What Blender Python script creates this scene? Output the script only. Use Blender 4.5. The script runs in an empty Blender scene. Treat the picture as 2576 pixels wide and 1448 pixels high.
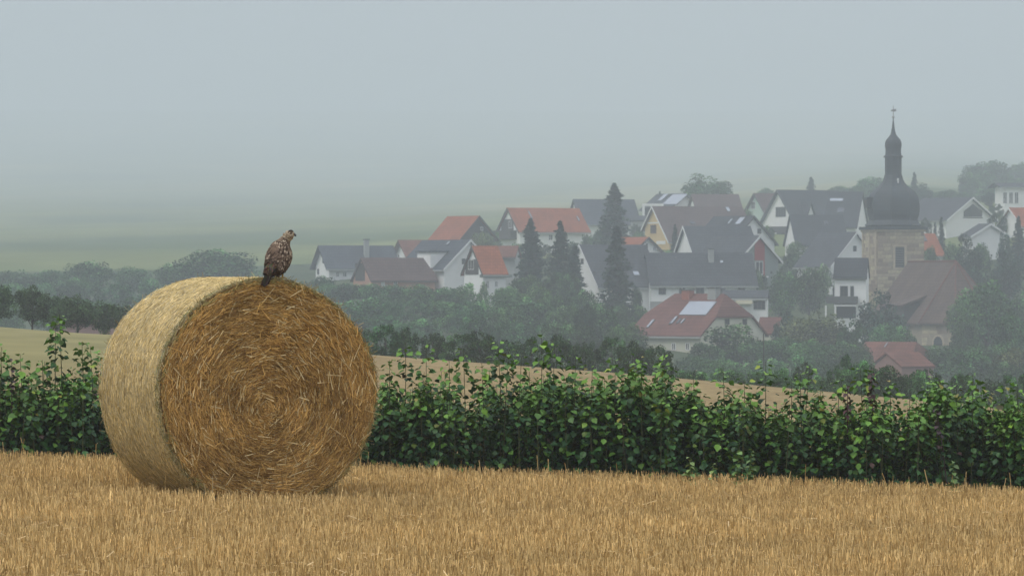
import bpy, math, random
import numpy as np
from mathutils import Vector, Matrix, Quaternion
random.seed(7); rng = np.random.default_rng(11)
F = 10733.0; CX = 1288.0; HY = 700.0        # focal length, principal column and horizon row for a 2576 px wide picture
SC = bpy.context.scene; COL = SC.collection
R = math.radians
# ------------------------------------------------------------------ camera, sky, sun, exposure
cam = bpy.data.cameras.new('camera'); camo = bpy.data.objects.new('camera', cam); COL.objects.link(camo)
cam.sensor_width = 36; cam.lens = 150.0; cam.clip_start = 0.5; cam.clip_end = 30000
camo.rotation_euler = (R(90 - 0.128), 0, 0); SC.camera = camo
cam.dof.use_dof = True; cam.dof.focus_distance = 30.0; cam.dof.aperture_fstop = 22
SUN_EL, SUN_AZ = R(55), R(-122)               # azimuth measured from +Y (view direction), negative = to the left
w = bpy.data.worlds.new('World'); SC.world = w; w.use_nodes = True
nt = w.node_tree; nt.nodes.clear()
out = nt.nodes.new('ShaderNodeOutputWorld'); bg = nt.nodes.new('ShaderNodeBackground')
sky = nt.nodes.new('ShaderNodeTexSky'); sky.sky_type = 'NISHITA'; sky.sun_disc = False
sky.sun_elevation = SUN_EL; sky.sun_rotation = SUN_AZ
tc = nt.nodes.new('ShaderNodeTexCoord'); sep = nt.nodes.new('ShaderNodeSeparateXYZ')
mr = nt.nodes.new('ShaderNodeMapRange'); mr.inputs['From Min'].default_value = 0; mr.inputs['From Max'].default_value = 1
HORB, ZEN = 5.25, 15.5                        # overcast luminance, horizon and zenith (before the 0.1 strength)
mr.inputs['To Min'].default_value = HORB; mr.inputs['To Max'].default_value = ZEN
tint = nt.nodes.new('ShaderNodeMix'); tint.data_type = 'RGBA'; tint.blend_type = 'MULTIPLY'; tint.inputs[0].default_value = 1
tint.inputs[6].default_value = (0.935, 0.952, 1.028, 1)
mix = nt.nodes.new('ShaderNodeMix'); mix.data_type = 'RGBA'; mix.inputs[0].default_value = 0.93
cn = nt.nodes.new('ShaderNodeTexNoise'); cn.inputs['Scale'].default_value = 7; cn.inputs['Detail'].default_value = 4
cmp_ = nt.nodes.new('ShaderNodeMapping'); cmp_.inputs['Scale'].default_value = (1, 1, 3); nt.links.new(tc.outputs['Generated'], cmp_.inputs[0]); nt.links.new(cmp_.outputs[0], cn.inputs['Vector'])
cr = nt.nodes.new('ShaderNodeMapRange'); cr.inputs['From Min'].default_value = .3; cr.inputs['From Max'].default_value = .7; cr.inputs['To Min'].default_value = .88; cr.inputs['To Max'].default_value = 1.12
cm = nt.nodes.new('ShaderNodeMath'); cm.operation = 'MULTIPLY'; nt.links.new(cn.outputs[0], cr.inputs[0]); nt.links.new(cr.outputs[0], cm.inputs[1]); nt.links.new(mr.outputs[0], cm.inputs[0])
nt.links.new(tc.outputs['Generated'], sep.inputs[0]); nt.links.new(sep.outputs[2], mr.inputs[0])
nt.links.new(cm.outputs[0], tint.inputs[7]); nt.links.new(sky.outputs[0], mix.inputs[6]); nt.links.new(tint.outputs[2], mix.inputs[7])
nt.links.new(mix.outputs[2], bg.inputs[0]); bg.inputs[1].default_value = 0.1; nt.links.new(bg.outputs[0], out.inputs[0])
sl = bpy.data.lights.new('sun', 'SUN'); sl.energy = 1.4; sl.angle = R(25); sl.color = (1, .93, .82)
so = bpy.data.objects.new('sun', sl); COL.objects.link(so)
sdir = Vector((math.sin(SUN_AZ) * math.cos(SUN_EL), math.cos(SUN_AZ) * math.cos(SUN_EL), math.sin(SUN_EL)))
so.rotation_euler = sdir.to_track_quat('Z', 'Y').to_euler(); so.location = (0, 0, 60)
SC.view_settings.view_transform = 'Standard'; SC.view_settings.look = 'None'
SC.view_settings.exposure = 0.0; SC.view_settings.gamma = 1; SC.view_settings.use_curve_mapping = False
SC.render.engine = 'CYCLES'
SC.cycles.use_denoising = True; SC.cycles.max_bounces = 8; SC.cycles.diffuse_bounces = 5; SC.cycles.volume_bounces = 1
SC.cycles.glossy_bounces = 2; SC.cycles.transparent_max_bounces = 4; SC.cycles.caustics_reflective = False
HAZE = 0.00078; HAZE_COL = (0.82, 0.915, 0.99)

# ------------------------------------------------------------------ helpers
def link(o, parent=None):
    COL.objects.link(o)
    if parent is not None: o.parent = parent
    return o
def tag(o, label=None, cat=None, group=None, kind=None):
    if label: o['label'] = label
    if cat: o['category'] = cat
    if group: o['group'] = group
    if kind: o['kind'] = kind
    return o
def empty(name, loc, rz=0):
    o = bpy.data.objects.new(name, None); o.location = loc; o.rotation_euler = (0, 0, rz); o.empty_display_size = .3
    return link(o)
def np_mesh(name, V, Fa, cols=None, smooth=False):
    V = np.asarray(V, dtype=np.float32); Fa = np.asarray(Fa, dtype=np.int32)
    me = bpy.data.meshes.new(name); k = Fa.shape[1]; m = len(Fa)
    me.vertices.add(len(V)); me.vertices.foreach_set('co', V.ravel())
    me.loops.add(m * k); me.loops.foreach_set('vertex_index', Fa.ravel())
    me.polygons.add(m); me.polygons.foreach_set('loop_start', np.arange(0, m * k, k, dtype=np.int32))
    me.update(calc_edges=True)
    if cols is not None:
        a = me.attributes.new('Col', 'FLOAT_COLOR', 'FACE')
        c = np.ones((m, 4), dtype=np.float32); c[:, :3] = cols; a.data.foreach_set('color', c.ravel())
    if smooth: me.polygons.foreach_set('use_smooth', np.ones(m, dtype=bool))
    return me
class MB:
    def __init__(s): s.v = []; s.f = []
    def poly(s, pts, faces):
        b = len(s.v); s.v += [tuple(p) for p in pts]; s.f += [tuple(b + i for i in q) for q in faces]; return s
    def box(s, x0, y0, z0, x1, y1, z1):
        return s.poly([(x0,y0,z0),(x1,y0,z0),(x1,y1,z0),(x0,y1,z0),(x0,y0,z1),(x1,y0,z1),(x1,y1,z1),(x0,y1,z1)],
                      [(0,3,2,1),(4,5,6,7),(0,1,5,4),(1,2,6,5),(2,3,7,6),(3,0,4,7)])
    def hexa(s, p):   # 8 points, bottom 4 then top 4
        return s.poly(p, [(0,3,2,1),(4,5,6,7),(0,1,5,4),(1,2,6,5),(2,3,7,6),(3,0,4,7)])
    def lathe(s, prof, n=16, c=(0,0), rot=0):
        pts = [(c[0] + r * math.cos(2*math.pi*i/n + rot), c[1] + r * math.sin(2*math.pi*i/n + rot), z) for z, r in prof for i in range(n)]
        fs = [(j*n+i, j*n+(i+1) % n, (j+1)*n+(i+1) % n, (j+1)*n+i) for j in range(len(prof)-1) for i in range(n)]
        fs += [tuple(range(n))[::-1], tuple((len(prof)-1)*n+i for i in range(n))]
        return s.poly(pts, fs)
    def tube(s, pts, rad, n=6):
        pts = [Vector(p) for p in pts]; b = len(s.v); R_ = rad if hasattr(rad, '__len__') else [rad]*len(pts)
        for i, p in enumerate(pts):
            t = (pts[min(i+1, len(pts)-1)] - pts[max(i-1, 0)]).normalized()
            u = t.orthogonal().normalized() if i == 0 else (u - t*u.dot(t)).normalized()
            w_ = t.cross(u)
            for k in range(n):
                a = 2*math.pi*k/n; s.v.append(tuple(p + (u*math.cos(a) + w_*math.sin(a))*R_[i]))
        for i in range(len(pts)-1):
            for k in range(n): s.f.append((b+i*n+k, b+i*n+(k+1) % n, b+(i+1)*n+(k+1) % n, b+(i+1)*n+k))
        s.f.append(tuple(b+k for k in range(n))[::-1]); s.f.append(tuple(b+(len(pts)-1)*n+k for k in range(n)))
        return s
    def build(s, name, mat, parent=None, smooth=False):
        me = bpy.data.meshes.new(name); me.from_pydata(s.v, [], s.f); me.update()
        if smooth: me.polygons.foreach_set('use_smooth', [True]*len(me.polygons))
        if mat: me.materials.append(mat)
        return link(bpy.data.objects.new(name, me), parent)
def np_obj(name, V, Fa, mat, parent=None, cols=None, smooth=False, stuff=False):
    me = np_mesh(name, V, Fa, cols, smooth); me.materials.append(mat)
    o = link(bpy.data.objects.new(name, me), parent)
    if stuff: o['kind'] = 'stuff'
    return o

# ------------------------------------------------------------------ materials
def mat(name, col, rough=.8, var=.25, scale=3.0, bump=0.0, bscale=30., attr=False, metal=0, spec=.4, col2=None, stretch=(1,1,1), orand=0.0, coat=0):
    m = bpy.data.materials.new(name); m.use_nodes = True; t = m.node_tree; b = t.nodes['Principled BSDF']
    b.inputs['Roughness'].default_value = rough; b.inputs['Metallic'].default_value = metal
    b.inputs['Specular IOR Level'].default_value = spec
    co = t.nodes.new('ShaderNodeTexCoord'); mp = t.nodes.new('ShaderNodeMapping'); mp.inputs['Scale'].default_value = stretch
    t.links.new(co.outputs['Object'], mp.inputs[0])
    n = t.nodes.new('ShaderNodeTexNoise'); n.inputs['Scale'].default_value = scale; n.inputs['Detail'].default_value = 6
    n.inputs['Roughness'].default_value = .65; t.links.new(mp.outputs[0], n.inputs['Vector'])
    r = t.nodes.new('ShaderNodeMapRange'); r.inputs['From Min'].default_value = .3; r.inputs['From Max'].default_value = .7
    t.links.new(n.outputs[0], r.inputs[0])
    mx = t.nodes.new('ShaderNodeMix'); mx.data_type = 'RGBA'
    c2 = col2 or tuple(c*(1-var) for c in col)
    t.links.new(r.outputs[0], mx.inputs[0])
    if attr:
        a = t.nodes.new('ShaderNodeAttribute'); a.attribute_name = 'Col'
        mul = t.nodes.new('ShaderNodeMix'); mul.data_type = 'RGBA'; mul.blend_type = 'MULTIPLY'; mul.inputs[0].default_value = 1
        mx.inputs[6].default_value = (*c2, 1); mx.inputs[7].default_value = (*col, 1)
        t.links.new(a.outputs['Color'], mul.inputs[6]); t.links.new(mx.outputs[2], mul.inputs[7]); src = mul.outputs[2]
    else:
        mx.inputs[6].default_value = (*c2, 1); mx.inputs[7].default_value = (*col, 1); src = mx.outputs[2]
    if orand:
        oi = t.nodes.new('ShaderNodeObjectInfo'); hs = t.nodes.new('ShaderNodeHueSaturation')
        r1 = t.nodes.new('ShaderNodeMapRange'); r1.inputs['To Min'].default_value = 1-orand; r1.inputs['To Max'].default_value = 1+orand
        t.links.new(oi.outputs['Random'], r1.inputs[0]); t.links.new(r1.outputs[0], hs.inputs['Value']); t.links.new(src, hs.inputs['Color'])
        r2 = t.nodes.new('ShaderNodeMapRange'); r2.inputs['To Min'].default_value = .5-orand*.12; r2.inputs['To Max'].default_value = .5+orand*.06
        t.links.new(oi.outputs['Random'], r2.inputs[0]); t.links.new(r2.outputs[0], hs.inputs['Hue']); src = hs.outputs[0]
    t.links.new(src, b.inputs['Base Color'])
    if bump:
        n2 = t.nodes.new('ShaderNodeTexNoise'); n2.inputs['Scale'].default_value = bscale; n2.inputs['Detail'].default_value = 5
        t.links.new(mp.outputs[0], n2.inputs['Vector'])
        bp = t.nodes.new('ShaderNodeBump'); bp.inputs['Strength'].default_value = bump; t.links.new(n2.outputs[0], bp.inputs['Height'])
        t.links.new(bp.outputs[0], b.inputs['Normal'])
    return m
def roofmat(name, col, var=.25, row=.34):
    m = mat(name, col, rough=.85, var=var+.12, scale=.45, spec=.2); t = m.node_tree; b = t.nodes['Principled BSDF']
    co = t.nodes.new('ShaderNodeTexCoord'); wv = t.nodes.new('ShaderNodeTexBrick')
    mp = t.nodes.new('ShaderNodeMapping'); mp.inputs['Rotation'].default_value = (math.pi/2, 0, 0)
    t.links.new(co.outputs['Object'], mp.inputs[0]); t.links.new(mp.outputs[0], wv.inputs['Vector'])
    wv.inputs['Scale'].default_value = 1; wv.inputs['Brick Width'].default_value = .3; wv.inputs['Row Height'].default_value = row
    wv.inputs['Mortar Size'].default_value = .025; wv.inputs['Color1'].default_value = (1,1,1,1); wv.inputs['Color2'].default_value = (.78,.78,.78,1)
    wv.inputs['Mortar'].default_value = (.55,.55,.55,1)
    src = b.inputs['Base Color'].links[0].from_socket
    mul = t.nodes.new('ShaderNodeMix'); mul.data_type = 'RGBA'; mul.blend_type = 'MULTIPLY'; mul.inputs[0].default_value = 1
    t.links.new(src, mul.inputs[6]); t.links.new(wv.outputs[0], mul.inputs[7]); t.links.new(mul.outputs[2], b.inputs['Base Color'])
    return m
M = {}
M['white'] = mat('white_render', (.85,.86,.84), var=.10, scale=.6)
M['cream'] = mat('cream_render', (.62,.62,.5), var=.15, scale=.6)
M['yellow'] = mat('yellow_render', (.62,.45,.2), var=.12, scale=.6)
M['mint'] = mat('mint_render', (.45,.58,.5), var=.12, scale=.6)
M['greyw'] = mat('grey_render', (.34,.36,.35), var=.15, scale=.6)
M['sage'] = mat('sage_render', (.22,.27,.26), var=.15, scale=.6)
M['pinkw'] = mat('pink_brick', (.3,.16,.13), var=.2, scale=1)
M['orangew'] = mat('orange_render', (.5,.28,.2), var=.25, scale=1)
M['wood'] = mat('dark_timber', (.06,.055,.05), var=.3, scale=2, stretch=(6,6,.5))
M['redp'] = mat('red_cladding', (.33,.03,.03), var=.15)
M['rgrey'] = roofmat('grey_slate_roof', (.075,.085,.10))
M['rdark'] = roofmat('dark_slate_roof', (.05,.058,.07))
M['rblue'] = roofmat('blue_grey_roof', (.085,.10,.125))
M['rred'] = roofmat('red_tile_roof', (.37,.115,.05))
M['rbrown'] = roofmat('brown_tile_roof', (.13,.085,.08))
M['rpurple'] = roofmat('purple_red_tile_roof', (.20,.085,.07))
M['rchurch'] = roofmat('church_tile_roof', (.145,.10,.083), var=.35)
M['rold'] = roofmat('old_red_roof', (.22,.09,.065), var=.35)
M['slate'] = mat('steeple_slate', (.034,.048,.058), rough=.65, var=.35, scale=1.5, bump=.2)
M['glass'] = mat('window_glass', (.03,.035,.04), rough=.15, spec=.6, var=.1)
M['sky'] = mat('sky_reflection_glass', (.36,.40,.46), rough=.25, metal=.35, var=.08)  # pale base colour stands in for overcast sky reflected in panels and panes
M['skyd'] = mat('dark_skylight_glass', (.08,.09,.12), rough=.2, var=.08)
M['frame'] = mat('white_frame', (.75,.76,.75), rough=.6, var=.08)
M['dframe'] = mat('dark_frame', (.08,.085,.09), rough=.6, var=.1)
M['stone'] = mat('tower_stone', (.46,.39,.27), var=.4, scale=1.6, bump=.4, orand=.35)
M['mortar'] = mat('tower_mortar', (.36,.31,.23), var=.3, scale=2)
M['sandst'] = mat('sandstone_trim', (.52,.44,.32), var=.3, scale=2)
M['brickc'] = mat('chimney_brick', (.36,.12,.08), var=.25, scale=3)
M['awn'] = mat('pale_awning', (.72,.68,.5), var=.1)
M['metal'] = mat('steel', (.3,.3,.3), rough=.4, metal=.8)
M['bark'] = mat('bark', (.055,.045,.035), var=.4, scale=3, stretch=(4,4,.6), bump=.4)
M['leaf'] = mat('foliage', (1.25,1.25,1.25), rough=.75, attr=True, scale=.8, var=.5, spec=.15, orand=.22)
M['hleaf'] = mat('hedge_leaf', (1.15,1.15,1.15), rough=.5, attr=True, scale=6, var=.3, spec=.3)
M['straw'] = mat('straw', (1.1,1.1,1.1), rough=.75, attr=True, scale=2.5, var=.25, spec=.1)
M['feather'] = mat('feather', (1.1,1.1,1.1), rough=.85, attr=True, scale=60, var=.4, spec=.06)

# ------------------------------------------------------------------ terrain
def plane(x): return -1.615 - .035*np.clip(x, -15, 15)
KN = [  # picture column, (distance, height)
 (0,    [(100,-1.55),(170,-1.85),(260,-4.5),(400,-6.5),(560,-2.5),(655,2.5),(1000,10),(1380,19),(2000,38),(2700,63),(4000,128),(5600,225)]),
 (420,  [(100,-1.75),(150,-2.0),(260,-5.5),(400,-6.5),(560,-2),(655,2.8),(1000,10.5),(1380,19),(2000,38),(2700,63),(4000,128),(5600,225)]),
 (940,  [(90,-1.75),(130,-2.3),(200,-4.6),(300,-6.4),(400,-5.2),(480,-2.4),(560,.2),(655,3.6),(1000,12),(1380,20),(2000,39),(2700,63),(4000,128),(5600,225)]),
 (1600, [(90,-2.1),(130,-2.9),(200,-6),(300,-9),(400,-7.5),(430,-6.8),(500,-4.4),(550,-1.5),(600,1.5),(650,4.6),(700,7),(800,10.5),(1000,15),(1380,24),(2000,42),(2700,66),(4000,128),(5600,225)]),
 (2250, [(90,-2.6),(130,-3.6),(200,-7),(300,-10),(400,-9.6),(450,-9.4),(500,-8.6),(540,-4),(600,2),(700,8),(800,14),(1000,20),(1380,31),(2000,50),(2700,75),(4000,128),(5600,225)]),
 (2576, [(90,-2.8),(130,-3.95),(200,-7.5),(300,-10),(400,-9.5),(500,-8),(540,-4),(600,3),(700,11),(800,14),(1000,19),(1380,29),(2000,48),(2700,72),(4000,128),(5600,225)])]
KCOL = np.array([k[0] for k in KN], float)
rads = np.unique(np.concatenate([[0.6,2,5,10,15,18], np.arange(20,36.1,1.0), np.arange(38,170,4), np.geomspace(170,1400,90), np.geomspace(1400,5600,26)]))
def z_raw(px, r):
    out_ = []
    for c, kn in KN:
        x40 = (c-CX)/F*40; rr = [40]+[a for a, b in kn]; zz = [float(plane(x40))]+[b for a, b in kn]
        out_.append(np.interp(r, rr, zz))
    out_ = np.array(out_); px = np.clip(px, KCOL[0], KCOL[-1])
    i = np.clip(np.searchsorted(KCOL, px)-1, 0, len(KCOL)-2); t = (px-KCOL[i])/(KCOL[i+1]-KCOL[i])
    return out_[i, np.arange(len(px))]*(1-t) + out_[i+1, np.arange(len(px))]*t
def zt_arr(x, y):
    x = np.asarray(x, float); y = np.asarray(y, float); r = np.hypot(x, y)
    px = np.where(y > .1*np.abs(x), x/np.maximum(y, 1e-3)*F+CX, np.where(x > 0, 1e5, -1e5))
    acc = 0
    for k in (.94, .97, 1, 1.03, 1.06): acc = acc + z_raw(px, np.maximum(r*k, 40))
    far = acc/5; near = plane(x)
    t = np.clip((r-38)/8, 0, 1); t = t*t*(3-2*t)
    z = near*(1-t)+far*t
    u = np.clip((r-600)/400, 0, 1)
    z = z + u*(.5*np.sin(x/97+y/160)+.3*np.sin(x/41-y/73))
    return z
def zt(x, y): return float(zt_arr([x], [y])[0])
bear = np.unique(np.concatenate([np.linspace(-180,-30,31), np.linspace(-30,-9,22), np.linspace(-9,9,145), np.linspace(9,30,22), np.linspace(30,180,31)]))[:-1]
bear = np.radians(bear)
def ring(name, r0, r1, material, center=False):
    rr = rads[(rads >= r0-1e-6) & (rads <= r1+1e-6)]; nb = len(bear)
    B, Rr = np.meshgrid(bear, rr); X = np.sin(B)*Rr; Y = np.cos(B)*Rr; Z = zt_arr(X.ravel(), Y.ravel())
    V = np.stack([X.ravel(), Y.ravel(), Z], 1); fs = []
    for j in range(len(rr)-1):
        a = np.arange(nb)+j*nb; b = np.roll(np.arange(nb), -1)+j*nb
        fs.append(np.stack([a, a+nb, b+nb, b], 1)[:, ::-1])
    o = np_obj(name, V, np.concatenate(fs), material, smooth=True); o['kind'] = 'structure'; return o
def groundmat(name, kind):
    m = bpy.data.materials.new(name); m.use_nodes = True; t = m.node_tree; b = t.nodes['Principled BSDF']
    b.inputs['Roughness'].default_value = .95; b.inputs['Specular IOR Level'].default_value = .1
    co = t.nodes.new('ShaderNodeTexCoord')
    def noise(scale, st=(1,1,1), rot=0, det=6):
        mp = t.nodes.new('ShaderNodeMapping'); mp.inputs['Scale'].default_value = st; mp.inputs['Rotation'].default_value = (0,0,rot)
        n = t.nodes.new('ShaderNodeTexNoise'); n.inputs['Scale'].default_value = scale; n.inputs['Detail'].default_value = det
        t.links.new(co.outputs['Object'], mp.inputs[0]); t.links.new(mp.outputs[0], n.inputs['Vector']); return n.outputs[0]
    def ramp(src, stops):
        r = t.nodes.new('ShaderNodeValToRGB'); t.links.new(src, r.inputs[0]); e = r.color_ramp.elements
        e[0].position, e[0].color = stops[0][0], (*stops[0][1], 1); e[1].position, e[1].color = stops[-1][0], (*stops[-1][1], 1)
        for p, c in stops[1:-1]: q = e.new(p); q.color = (*c, 1)
        return r.outputs[0]
    def mixc(a, c, fac, mode='MIX'):
        x = t.nodes.new('ShaderNodeMix'); x.data_type = 'RGBA'; x.blend_type = mode
        if isinstance(fac, float): x.inputs[0].default_value = fac
        else: t.links.new(fac, x.inputs[0])
        t.links.new(a, x.inputs[6]); t.links.new(c, x.inputs[7]); return x.outputs[2]
    if kind == 'near':
        c = ramp(noise(14, (1,.35,1)), [(.3,(.22,.15,.06)),(.55,(.40,.295,.125)),(.75,(.56,.43,.2))])
        c = mixc(c, ramp(noise(.5), [(.35,(.75,.75,.75)),(.65,(1.1,1.1,1.1))]), 1.0, 'MULTIPLY')
    elif kind == 'field':
        tan = ramp(noise(1.2, (1,.12,1), .2), [(.3,(.23,.165,.075)),(.7,(.35,.27,.135))])
        tan = mixc(tan, ramp(noise(9, (1,.3,1)), [(.3,(.7,.7,.7)),(.7,(1.15,1.15,1.15))]), 1.0, 'MULTIPLY')
        gre = ramp(noise(.25, (1,.3,1)), [(.3,(.185,.17,.07)),(.7,(.29,.26,.115))])
        s = t.nodes.new('ShaderNodeSeparateXYZ'); t.links.new(co.outputs['Object'], s.inputs[0])
        dv = t.nodes.new('ShaderNodeMath'); dv.operation = 'DIVIDE'; t.links.new(s.outputs[0], dv.inputs[0]); t.links.new(s.outputs[1], dv.inputs[1])
        mr_ = t.nodes.new('ShaderNodeMapRange'); mr_.inputs['From Min'].default_value = -.09; mr_.inputs['From Max'].default_value = -.06
        t.links.new(s.outputs[0], mr_.inputs[0]); mr_.inputs['From Min'].default_value = -9; mr_.inputs['From Max'].default_value = -6
        c = mixc(gre, tan, mr_.outputs[0])
    elif kind == 'valley':
        c = ramp(noise(.05), [(.3,(.035,.06,.025)),(.7,(.07,.095,.04))])
        c = mixc(c, ramp(noise(.8), [(.3,(.6,.6,.6)),(.7,(1.1,1.1,1.1))]), 1.0, 'MULTIPLY')
    else:
        c = ramp(noise(.0045, (1,.45,1), .5, 3), [(.38,(.07,.11,.04)),(.47,(.16,.19,.07)),(.53,(.11,.15,.055)),(.62,(.22,.22,.085))])
        c = mixc(c, ramp(noise(.012, (.8,.35,1), .35), [(.3,(.75,.78,.78)),(.7,(1.12,1.1,1.05))]), 1.0, 'MULTIPLY')
        c = mixc(c, ramp(noise(.12, (1,.3,1)), [(.3,(.85,.85,.85)),(.7,(1.1,1.1,1.1))]), 1.0, 'MULTIPLY')
    t.links.new(c, b.inputs['Base Color']); return m
r_ = rads[rads <= 36][-1]; r2 = rads[rads <= 175][-1]; r3 = rads[rads <= 640][-1]
ring('stubble_ground', 0, r_, groundmat('stubble_soil', 'near'))
ring('far_field', r_, r2, groundmat('far_stubble', 'field'))
ring('valley_ground', r2, r3, groundmat('valley_grass', 'valley'))
ring('hillside', r3, 6000, groundmat('hill_fields', 'hill'))

# ------------------------------------------------------------------ trees
def kites(C, size, up=.35, fl=1.0):
    """leaf clumps: one four cornered folded leaf per centre; C (n,3), size (n,)"""
    n = len(C); a = rng.normal(size=(n, 3)); a[:, 2] = a[:, 2]*.6; a /= np.linalg.norm(a, axis=1)[:, None]
    nn = rng.normal(size=(n, 3)); nn[:, 2] = np.abs(nn[:, 2])+up
    b = np.cross(nn, a); b /= np.linalg.norm(b, axis=1)[:, None]+1e-9
    s = size[:, None]
    V = np.stack([C-a*s*.6, C-b*s*.38*fl, C+a*s*.6, C+b*s*.38*fl], 1).reshape(-1, 3)
    return V, np.arange(4*n).reshape(n, 4)
def greens(n, base, spread=.35, warm=.25):
    k = np.exp(rng.normal(0, spread, n))[:, None]; c = np.array(base)[None, :]*k
    wv = rng.random(n)[:, None]*warm; return np.clip(c*(1+wv*np.array([[.9,.35,-.1]])), .004, .6)
def broad(seed, nleaf=6500, leaf=.032, wid=.42, zlow=.1, zc=.58, hh=.42, nl=34, lobe=(.10,.19), green=(.045,.115,.040), limbs=True, trunk=.022):
    st = np.random.default_rng(seed)
    d = st.normal(size=(nl, 3)); d /= np.linalg.norm(d, axis=1)[:, None]; rr = st.uniform(.35, 1, nl)[:, None]**.6
    c = d*rr*np.array([[wid-.1, wid-.1, hh-.09]]); c[:, 2] += zc
    c[:, 2] = np.maximum(c[:, 2], zlow+.06)
    lr = st.uniform(lobe[0], lobe[1], nl)*(1.15-.45*np.clip((c[:, 2]-zc)/hh, 0, 1))
    wgt = lr**2; idx = st.choice(nl, nleaf, p=wgt/wgt.sum())
    v = st.normal(size=(nleaf, 3)); v /= np.linalg.norm(v, axis=1)[:, None]
    P = c[idx] + v*(lr[idx]*(.45+.62*st.random(nleaf)**.6))[:, None]*np.array([[1,1,.85]])
    P[:, 2] = np.maximum(P[:, 2], .005)
    tone = np.exp(st.normal(0, .4, nl))[idx]
    V, Fa = kites(P, leaf*st.uniform(.6, 1.5, nleaf))
    cols = np.clip(greens(nleaf, green)*tone[:, None], .004, .5)
    crown = np_mesh('crown', V, Fa, cols); crown.materials.append(M['leaf'])
    mb = MB(); top = zc+hh*.3; mb.tube([(0,0,-.06),(.006,.004,zlow),(-.008,.01,zc),(0,0,top)], [trunk*1.25, trunk, trunk*.6, trunk*.2], 7)
    for i in st.choice(nl, min(nl, 12), replace=False):
        z0 = st.uniform(max(zlow*.8, .08), zc); e = c[i]
        mb.tube([(0,0,z0), (e[0]*.5, e[1]*.5, z0+(e[2]-z0)*.35), tuple(e)], [trunk*.5, trunk*.32, trunk*.1], 5)
    tr = bpy.data.meshes.new('trunk'); tr.from_pydata(mb.v, [], mb.f); tr.materials.append(M['bark'])
    return (tr, crown, 2*wid)
def spruce(seed, rad=.19, nleaf=7000, leaf=.034, green=(.022,.06,.038), low=.03, pw=.78):
    st = np.random.default_rng(seed); P = []; nb = 260
    mb = MB(); mb.tube([(0,0,-.05),(0,0,.5),(0,0,.98)], [.018,.011,.002], 6)
    per = nleaf//nb
    for i in range(nb):
        t = low + (1-low)*(i+st.random())/nb; a = st.uniform(0, 2*math.pi); r = rad*(1-t)**pw*st.uniform(.6, 1.25)*(1+.16*math.sin(2*a+seed+t*5)+.13*math.sin(t*27+a+seed))+.006
        q = st.random(per)**.7; x = r*q; z = t - r*.42*q + .25*r*q*q + st.normal(0, .006, per)
        w_ = st.normal(0, .18, per)*r*(1.1-q*.6)
        P.append(np.stack([math.cos(a)*x-math.sin(a)*w_, math.sin(a)*x+math.cos(a)*w_, z-.25*np.abs(w_)], 1))
        if i % 3 == 0: mb.tube([(0,0,t), (math.cos(a)*r*.6, math.sin(a)*r*.6, t-r*.28)], [.004,.0015], 4)
    P = np.concatenate(P); P[:, 2] = np.maximum(P[:, 2], .005); n = len(P)
    V, Fa = kites(P, leaf*st.uniform(.5, 1.3, n), up=.8, fl=.8)
    crown = np_mesh('crown', V, Fa, greens(n, green, .3, .1)); crown.materials.append(M['leaf'])
    tr = bpy.data.meshes.new('trunk'); tr.from_pydata(mb.v, [], mb.f); tr.materials.append(M['bark'])
    return (tr, crown, 2*rad)
KIND = {}
KIND['round'] = [broad(s) for s in (1,2,3)]
KIND['bush'] = [broad(s, zlow=.0, zc=.46, hh=.5, wid=.5, nl=42, leaf=.04, green=(.045,.12,.042)) for s in (11,12,13)]
KIND['orchard'] = [broad(s, zlow=.18, zc=.58, hh=.40, wid=.5, nl=46, lobe=(.08,.16), leaf=.034, nleaf=6000, green=(.046,.095,.040)) for s in (21,22,23)]
KIND['tall'] = [broad(s, zlow=.05, zc=.52, hh=.46, wid=.3, nl=44, lobe=(.08,.14), leaf=.026) for s in (31,32)]
KIND['brown'] = [broad(s, zlow=.0, zc=.5, hh=.47, wid=.45, nl=38, green=(.09,.13,.05)) for s in (41,42)]
KIND['dark'] = [broad(s, zlow=.05, zc=.52, hh=.45, wid=.42, nl=50, lobe=(.07,.14), leaf=.027, nleaf=5600, green=(.022,.055,.036)) for s in (51,52)]
KIND['ragged'] = [broad(s, zlow=.0, zc=.5, hh=.5, wid=.55, nl=60, lobe=(.06,.12), leaf=.032, nleaf=6000, green=(.030,.08,.030)) for s in (61,62,63)]
KIND['spruce'] = [spruce(71), spruce(72)]
KIND['slim'] = [spruce(75, rad=.13, pw=.6)]
KIND['pine'] = [spruce(77, rad=.36, pw=.55, leaf=.035), spruce(78, rad=.30, pw=.6, leaf=.035)]
kcnt = {}
def tree(px, ytop, d, wpx, kind, label, name='tree', group=None, cat='tree', ybase=None):
    s = d/F; x = (px-CX)*s; z0 = zt(x, d)-.1; zt_ = -(ytop-HY)*s
    if ybase is not None: z0 = min(z0, -(ybase-HY)*s) if ybase*0 else z0
    h = max(zt_-z0, .6); k = kcnt.get(kind, 0); kcnt[kind] = k+1
    tr, cr, wu = KIND[kind][k % len(KIND[kind])]
    e = empty(name, (x, d, z0), random.uniform(0, 6.28)); w_ = wpx*s/wu
    tag(e, label, cat, group)
    for nm, me in (('trunk', tr), ('crown', cr)):
        o = link(bpy.data.objects.new(nm, me), e); o.scale = (w_, w_, h)
        if nm == 'trunk': o.scale = (min(w_, h)*1.0, min(w_, h)*1.0, h)
    return e
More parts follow.
